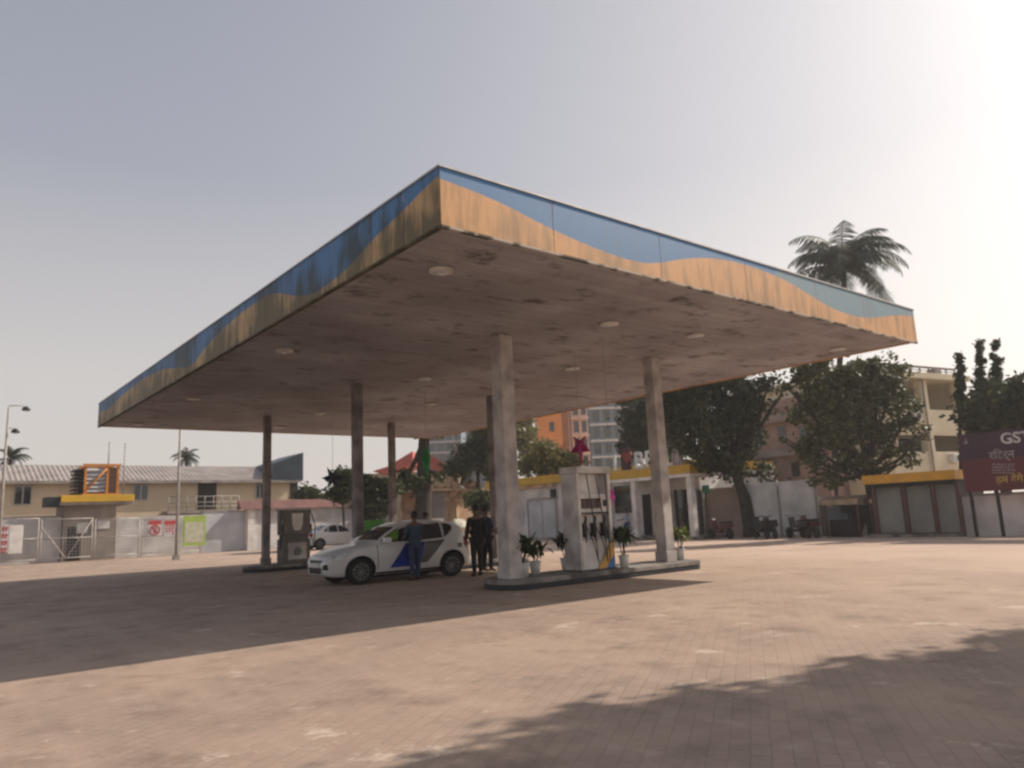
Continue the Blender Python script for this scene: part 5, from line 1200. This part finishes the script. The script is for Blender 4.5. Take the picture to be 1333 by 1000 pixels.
def tree(name, label, foot_x, dep, lumps_px, leaf, n, size, trunk_r=.25, trunk_top=None, depthr=.8, group=None, cat='tree', clump=.5, limbs=True, lean=None):
    """lumps_px: (x, y, rx, ry) in picture pixels at forward distance dep"""
    f = PD(foot_x, 690, dep); t = bpy.data.objects.new(name, None); COL.objects.link(t); t.location = S2W(f[0], f[1], 0); setp(t, label, cat, group); BASE[t] = (Vector((0, 0, 0)), 0)
    o3 = Vector(t.location); lumps = []; rnd = random.Random(int(foot_x * 7))
    for i, (x, y, rx, ry) in enumerate(lumps_px):
        u_, v_, z_ = PD(x, y, dep + (rnd.random() - .5) * rx / FPX * dep * 1.0); p = S2W(u_, v_, z_) - o3; k = dep / FPX
        lumps.append(((p.x, p.y, p.z), (rx * k, max(rx, ry) * k * depthr, ry * k)))
    if trunk_r:
        tt = trunk_top or (lumps_px[0][0], lumps_px[0][1]); u_, v_, z_ = PD(tt[0], tt[1], dep); p = S2W(u_, v_, z_) - o3
        tr = MB(); tr.tube([(0, 0, -.1), (p.x * .1, p.y * .1, p.z * .12), (p.x * .4 + .08, p.y * .4, p.z * .45), (p.x * .75, p.y * .75 + .1, p.z * .75), tuple(p)], [trunk_r * 1.35, trunk_r, trunk_r * .85, trunk_r * .7, trunk_r * .5], 10)
        tk = tr.build('trunk', MT['bark'], t)
        if limbs:
            lb = MB()
            for c, r in lumps:
                c = Vector(c); b0 = Vector(p) * rnd.uniform(.72, .97); mid = (b0 + c) / 2 + Vector((rnd.uniform(-.2, .2), rnd.uniform(-.2, .2), -.25)) ; lb.tube([b0, mid, c], [trunk_r * .42, trunk_r * .28, trunk_r * .12], 6)
                for q in range(3):
                    e_ = c + Vector((rnd.uniform(-1, 1) * r[0], rnd.uniform(-1, 1) * r[1], rnd.uniform(-.6, .8) * r[2])) * .7; lb.tube([mid, (mid + e_) / 2 + Vector((0, 0, .1)), e_], [trunk_r * .2, trunk_r * .12, .015], 5)
            lb.build('limbs', MT['bark'], tk)
    quads_obj('crown', leaves(n, lumps, size, clump=clump), LEAF[leaf], t); return t
tree('broadleaf_tree', 'big dark tree with a leaning trunk right of the station office', 978, 38.5, [(945, 545, 34, 34), (905, 560, 32, 36), (972, 525, 26, 26), (925, 595, 26, 22), (878, 530, 28, 28), (930, 495, 42, 26), (980, 560, 12, 26), (996, 612, 9, 18), (905, 592, 11, 14), (955, 612, 16, 20), (1000, 500, 18, 14), (900, 515, 20, 16), (850, 500, 26, 20), (1018, 515, 9, 8), (965, 585, 16, 18)], 'dark', 18000, .125, .34, (952, 590), clump=.42)
tree('broadleaf_tree', 'spreading dark tree with a bare forked trunk before the cream building', 1136, 34.0, [(1068, 520, 26, 24), (1115, 492, 34, 18), (1150, 515, 26, 22), (1085, 560, 26, 24), (1135, 562, 26, 22), (1055, 590, 18, 18), (1178, 550, 17, 16), (1186, 592, 12, 9), (1112, 602, 24, 11), (1055, 485, 26, 16), (1168, 482, 15, 10), (1192, 528, 9, 9), (1110, 528, 24, 20), (1160, 590, 12, 9), (1036, 540, 9, 14), (1075, 612, 14, 8), (1198, 572, 9, 8), (1140, 472, 16, 9), (1150, 610, 14, 8), (1092, 625, 12, 6), (1062, 628, 9, 8), (1205, 560, 9, 6), (1172, 604, 9, 5), (1025, 505, 9, 8), (1020, 575, 6, 8)], 'dark2', 15000, .115, .22, (1128, 600), clump=.36)
tree('broadleaf_tree', 'mid green tree behind the station office, left of the right column', 845, 56.0, [(835, 545, 24, 28), (860, 580, 26, 28), (820, 580, 18, 18), (870, 530, 30, 30), (815, 520, 14, 12)], 'dark', 11000, .19, .3, (845, 600))
tree('leafy_shrub', 'olive bush on the office roof line left of the white dispenser', 712, 54.0, [(712, 598, 22, 18), (735, 604, 18, 12), (690, 604, 14, 12)], 'olive', 6000, .16, .12, (712, 600), cat='bush')
tree('broadleaf_tree', 'pale olive tree beside the central column, in front of the orange block', 690, 70.0, [(684, 575, 12, 32), (678, 545, 14, 24), (700, 590, 14, 16)], 'olive', 5000, .22, .2, (686, 580))
tree('broadleaf_tree', 'olive green tree between the kiosk and the central column', 622, 60.0, [(622, 590, 22, 22), (640, 560, 18, 26), (600, 608, 22, 12), (645, 600, 14, 22)], 'mid', 10000, .2, .2, (622, 600))
tree('old_tree', 'thick dark trunk rising behind the green star', 549, 52.0, [(556, 552, 30, 12), (528, 624, 8, 8), (545, 628, 12, 8), (574, 623, 6, 5)], 'mid', 6000, .18, .62, (552, 556))
tree('screw_pine', 'spiky dark plant clump left of the red roofs', 485, 50.0, [(478, 640, 14, 18), (492, 655, 14, 14), (497, 632, 8, 10), (512, 632, 6, 8), (478, 662, 12, 14)], 'dark', 7000, .2, .2, (486, 640), clump=.5)
tree('leafy_shrub', 'small green bush against the sky at the end of the long building', 404, 62.0, [(400, 645, 12, 8), (410, 650, 10, 6)], 'mid', 2500, .16, .1, (404, 648), cat='bush')
tree('leafy_shrub', 'feathery bush beside the navy star', 446, 52.0, [(448, 630, 14, 16), (440, 645, 12, 8)], 'mid', 2600, .16, .1, (446, 640), cat='bush')
tree('broadleaf_tree', 'dark bushy tree behind the hoarding at the right edge', 1310, 32.0, [(1303, 540, 20, 20), (1328, 512, 16, 13), (1278, 545, 14, 18), (1345, 535, 26, 32), (1264, 535, 6, 14), (1290, 570, 20, 12), (1315, 560, 22, 14), (1292, 515, 10, 14)], 'dark', 24000, .15, .25, (1305, 560))
for x, y0, y1, rx, d in ((1250, 459, 520, 5.5, 'left and shortest of the three slim columnar trees'), (1276, 441, 530, 7.5, 'middle one of the three slim columnar trees'), (1297, 441, 530, 8.5, 'right one of the three slim columnar trees')):
    n_ = 5; tree('columnar_tree', d + ' in front of the cream building', x, 33.0, [(x + (0.8 if k % 2 else -.6), y0 + 4 + (y1 - y0) * (k + .3) / n_, rx * (.3 + .17 * k), (y1 - y0) / n_ * .55) for k in range(n_)], 'dark', 3600, .07, .09, (x, y0 + 20), group='slim columnar trees', limbs=False, clump=.13, depthr=.6)
tree('leafy_shrub', 'yellow green bush growing at the foot of the kiosk wall', 632, 47.0, [(632, 655, 12, 7), (618, 650, 10, 6)], 'mid', 2500, .13, .06, (628, 655), cat='bush')
# the tree outside the picture on the right whose shade falls on the near pavers
t = bpy.data.objects.new('shade_tree', None); COL.objects.link(t); t.location = (15.4, 8.8, 0); setp(t, 'roadside tree beyond the right edge whose shadow lies on the near pavers', 'tree'); BASE[t] = (Vector((0, 0, 0)), 0)
lum0 = [((-.6, -2.4, 8.0), (3.8, 3.6, 1.6)), ((1.8, .2, 8.2), (3.2, 3.0, 1.8)), ((-2.6, -3.6, 7.6), (2.4, 2.4, 1.2)), ((.8, -.3, 9.2), (3.0, 2.6, 1.4)), ((-.2, -5.6, 8.0), (3.0, 2.6, 1.4)), ((3.0, 1.6, 8.0), (2.4, 2.2, 1.4)), ((3.2, -3, 8.0), (3, 3, 1.4))]
lum = [((sx + 1.194 * z_ - 15.4, sy + .562 * z_ - 8.8, z_), (r_, r_, .6)) for sx, sy, r_, z_ in ((5.9, 7.3, 1.2, 7), (3.5, 6.3, 1.15, 7.3), (1.1, 5.4, .9, 6.8), (4.9, 6.4, 1.0, 7), (2.3, 5.4, 1.0, 7), (.3, 4.7, .7, 6.9),  (3.6, 4.0, 1.7, 8.6), (6.6, 5, 1.9, 8.2), (6.5, 2.5, 2.8, 8.4), (8.6, 7, 2.0, 8.8), (2.6, 2.4, 1.6, 8))]
MB().tube([(0, 0, -.1), (.1, 0, 2.5), (-.1, .1, 5), (.2, 0, 7.6)], [.42, .33, .28, .16], 10).build('trunk', MT['bark'], t)
lb = MB(); rnd = random.Random(4)
for c, r in lum:
    lb.tube([(0, 0, 4.6), (c[0] * .5, c[1] * .5, 6.3), c], [.16, .12, .05], 6)
lb.build('limbs', MT['bark'], [o for o in t.children if o.name.startswith('trunk')][0])
quads_obj('crown', leaves(58000, lum, .13, clump=.40, per=40, ragged=0), LEAF['mid'], t)

def palm(label, x, y, dep, rpx, n=16, seed=1, foot=None, trunk=True, hang=.85):
    rnd = random.Random(seed); u_, v_, z_ = PD(x, y, dep); fu, fv, _ = PD(foot or x, 690, dep)
    t = bpy.data.objects.new('coconut_palm', None); COL.objects.link(t); t.location = S2W(fu, fv, 0); setp(t, label, 'palm tree', None); BASE[t] = (Vector((0, 0, 0)), 0)
    top = S2W(u_, v_, z_) - Vector(t.location); R_ = rpx / FPX * dep
    MB().tube([(0, 0, -.1), (top.x * .3, top.y * .3, top.z * .35), (top.x * .75, top.y * .75, top.z * .75), tuple(top)], [.26, .2, .17, .16], 8).build('trunk', MT['bark'], t)
    vs, fs = [], []; rb = MB()
    for k in range(n):
        az = 2 * math.pi * k / n + rnd.uniform(-.2, .2); lift = rnd.choice((1.5, 1.2, .9, .6, .3, 0)) ; ln = R_ * rnd.uniform(.85, 1.2); a = lift; p = Vector(top); d = Vector((math.cos(az), math.sin(az), 0)); sd = Vector((-math.sin(az), math.cos(az), 0)); pts = [tuple(p)]; m = 16
        for i in range(m):
            st = (d * math.cos(a) + Vector((0, 0, 1)) * math.sin(a)) * ln / m; a -= (1.5 + .5 * rnd.random()) * hang / m * (1 + i / m); p = p + st; pts.append(tuple(p))
            if i < 1: continue
            for s in (-1, 1):
                for h_ in (0, .5):
                    q = p - st * h_; L_ = ln * .26 * math.sin(math.pi * (.12 + .86 * (i - h_) / m)) * rnd.uniform(.8, 1.15); dirv = (sd * s * .75 + st.normalized() * .5 + Vector((0, 0, -.55 - .3 * rnd.random()))).normalized(); e_ = q + dirv * L_; w_ = st.normalized() * ln * .009
                    b = len(vs); mid = q + dirv * L_ * .5 + Vector((0, 0, .02)); vs += [q - w_, q + w_, mid + w_ * 1.2, e_, mid - w_ * 1.2]; fs.append((b, b + 1, b + 2, b + 3, b + 4))
        rb.tube(pts, [.05 - .045 * i / m for i in range(m + 1)], 5)
    crown = raw_mesh('crown', vs, fs, LEAF['palm'], t); rb.build('frond_ribs', LEAF['palm'], crown)
palm('tall coconut palm rising above the right end of the canopy', 1099, 352, 44, 88, 46, 23, foot=1085)
palm('low coconut palm crown behind the lamp pole at the far left', 14, 598, 72, 26, 20, 3)
palm('low coconut palm crown behind the long building, by the slim mast', 243, 597, 78, 22, 20, 6)

# lime sheet seen behind the hatchback's bonnet
v_ = 11.75 * SC + .2
t = thing('lime_notice', 'lime green sheet on a stand behind the bonnet of the white hatchback', 'notice', (ux(480, 11.15), 11.15, .205))
a, b = ux(474, 11.15), ux(500, 11.15); zt_ = zz(485, 677, 11.15)
MB().box(a, b, 11.13, 11.16, .75, zt_).build('sheet', MT['lime_box'], t)
MB().cyl((a + .05, 11.19, .205), (a + .05, 11.19, zt_), .018).cyl((b - .05, 11.19, .205), (b - .05, 11.19, zt_), .018).build('stand', MT['metal'], t)

# ------------------------------------------------------------------ hazy air
hz = bpy.data.materials.new('hazy_air'); hz.use_nodes = True; n = hz.node_tree.nodes; n.remove(n['Principled BSDF'])
pv = n.new('ShaderNodeVolumePrincipled'); pv.inputs['Color'].default_value = (.95, .93, .92, 1); pv.inputs['Density'].default_value = .0010; pv.inputs['Anisotropy'].default_value = .3
hz.node_tree.links.new(pv.outputs[0], n['Material Output'].inputs['Volume'])
HB_ = MB().box(-45, 175, -50, 200, -1.0, 70.0).build('haze', hz); setp(HB_, kind='stuff')
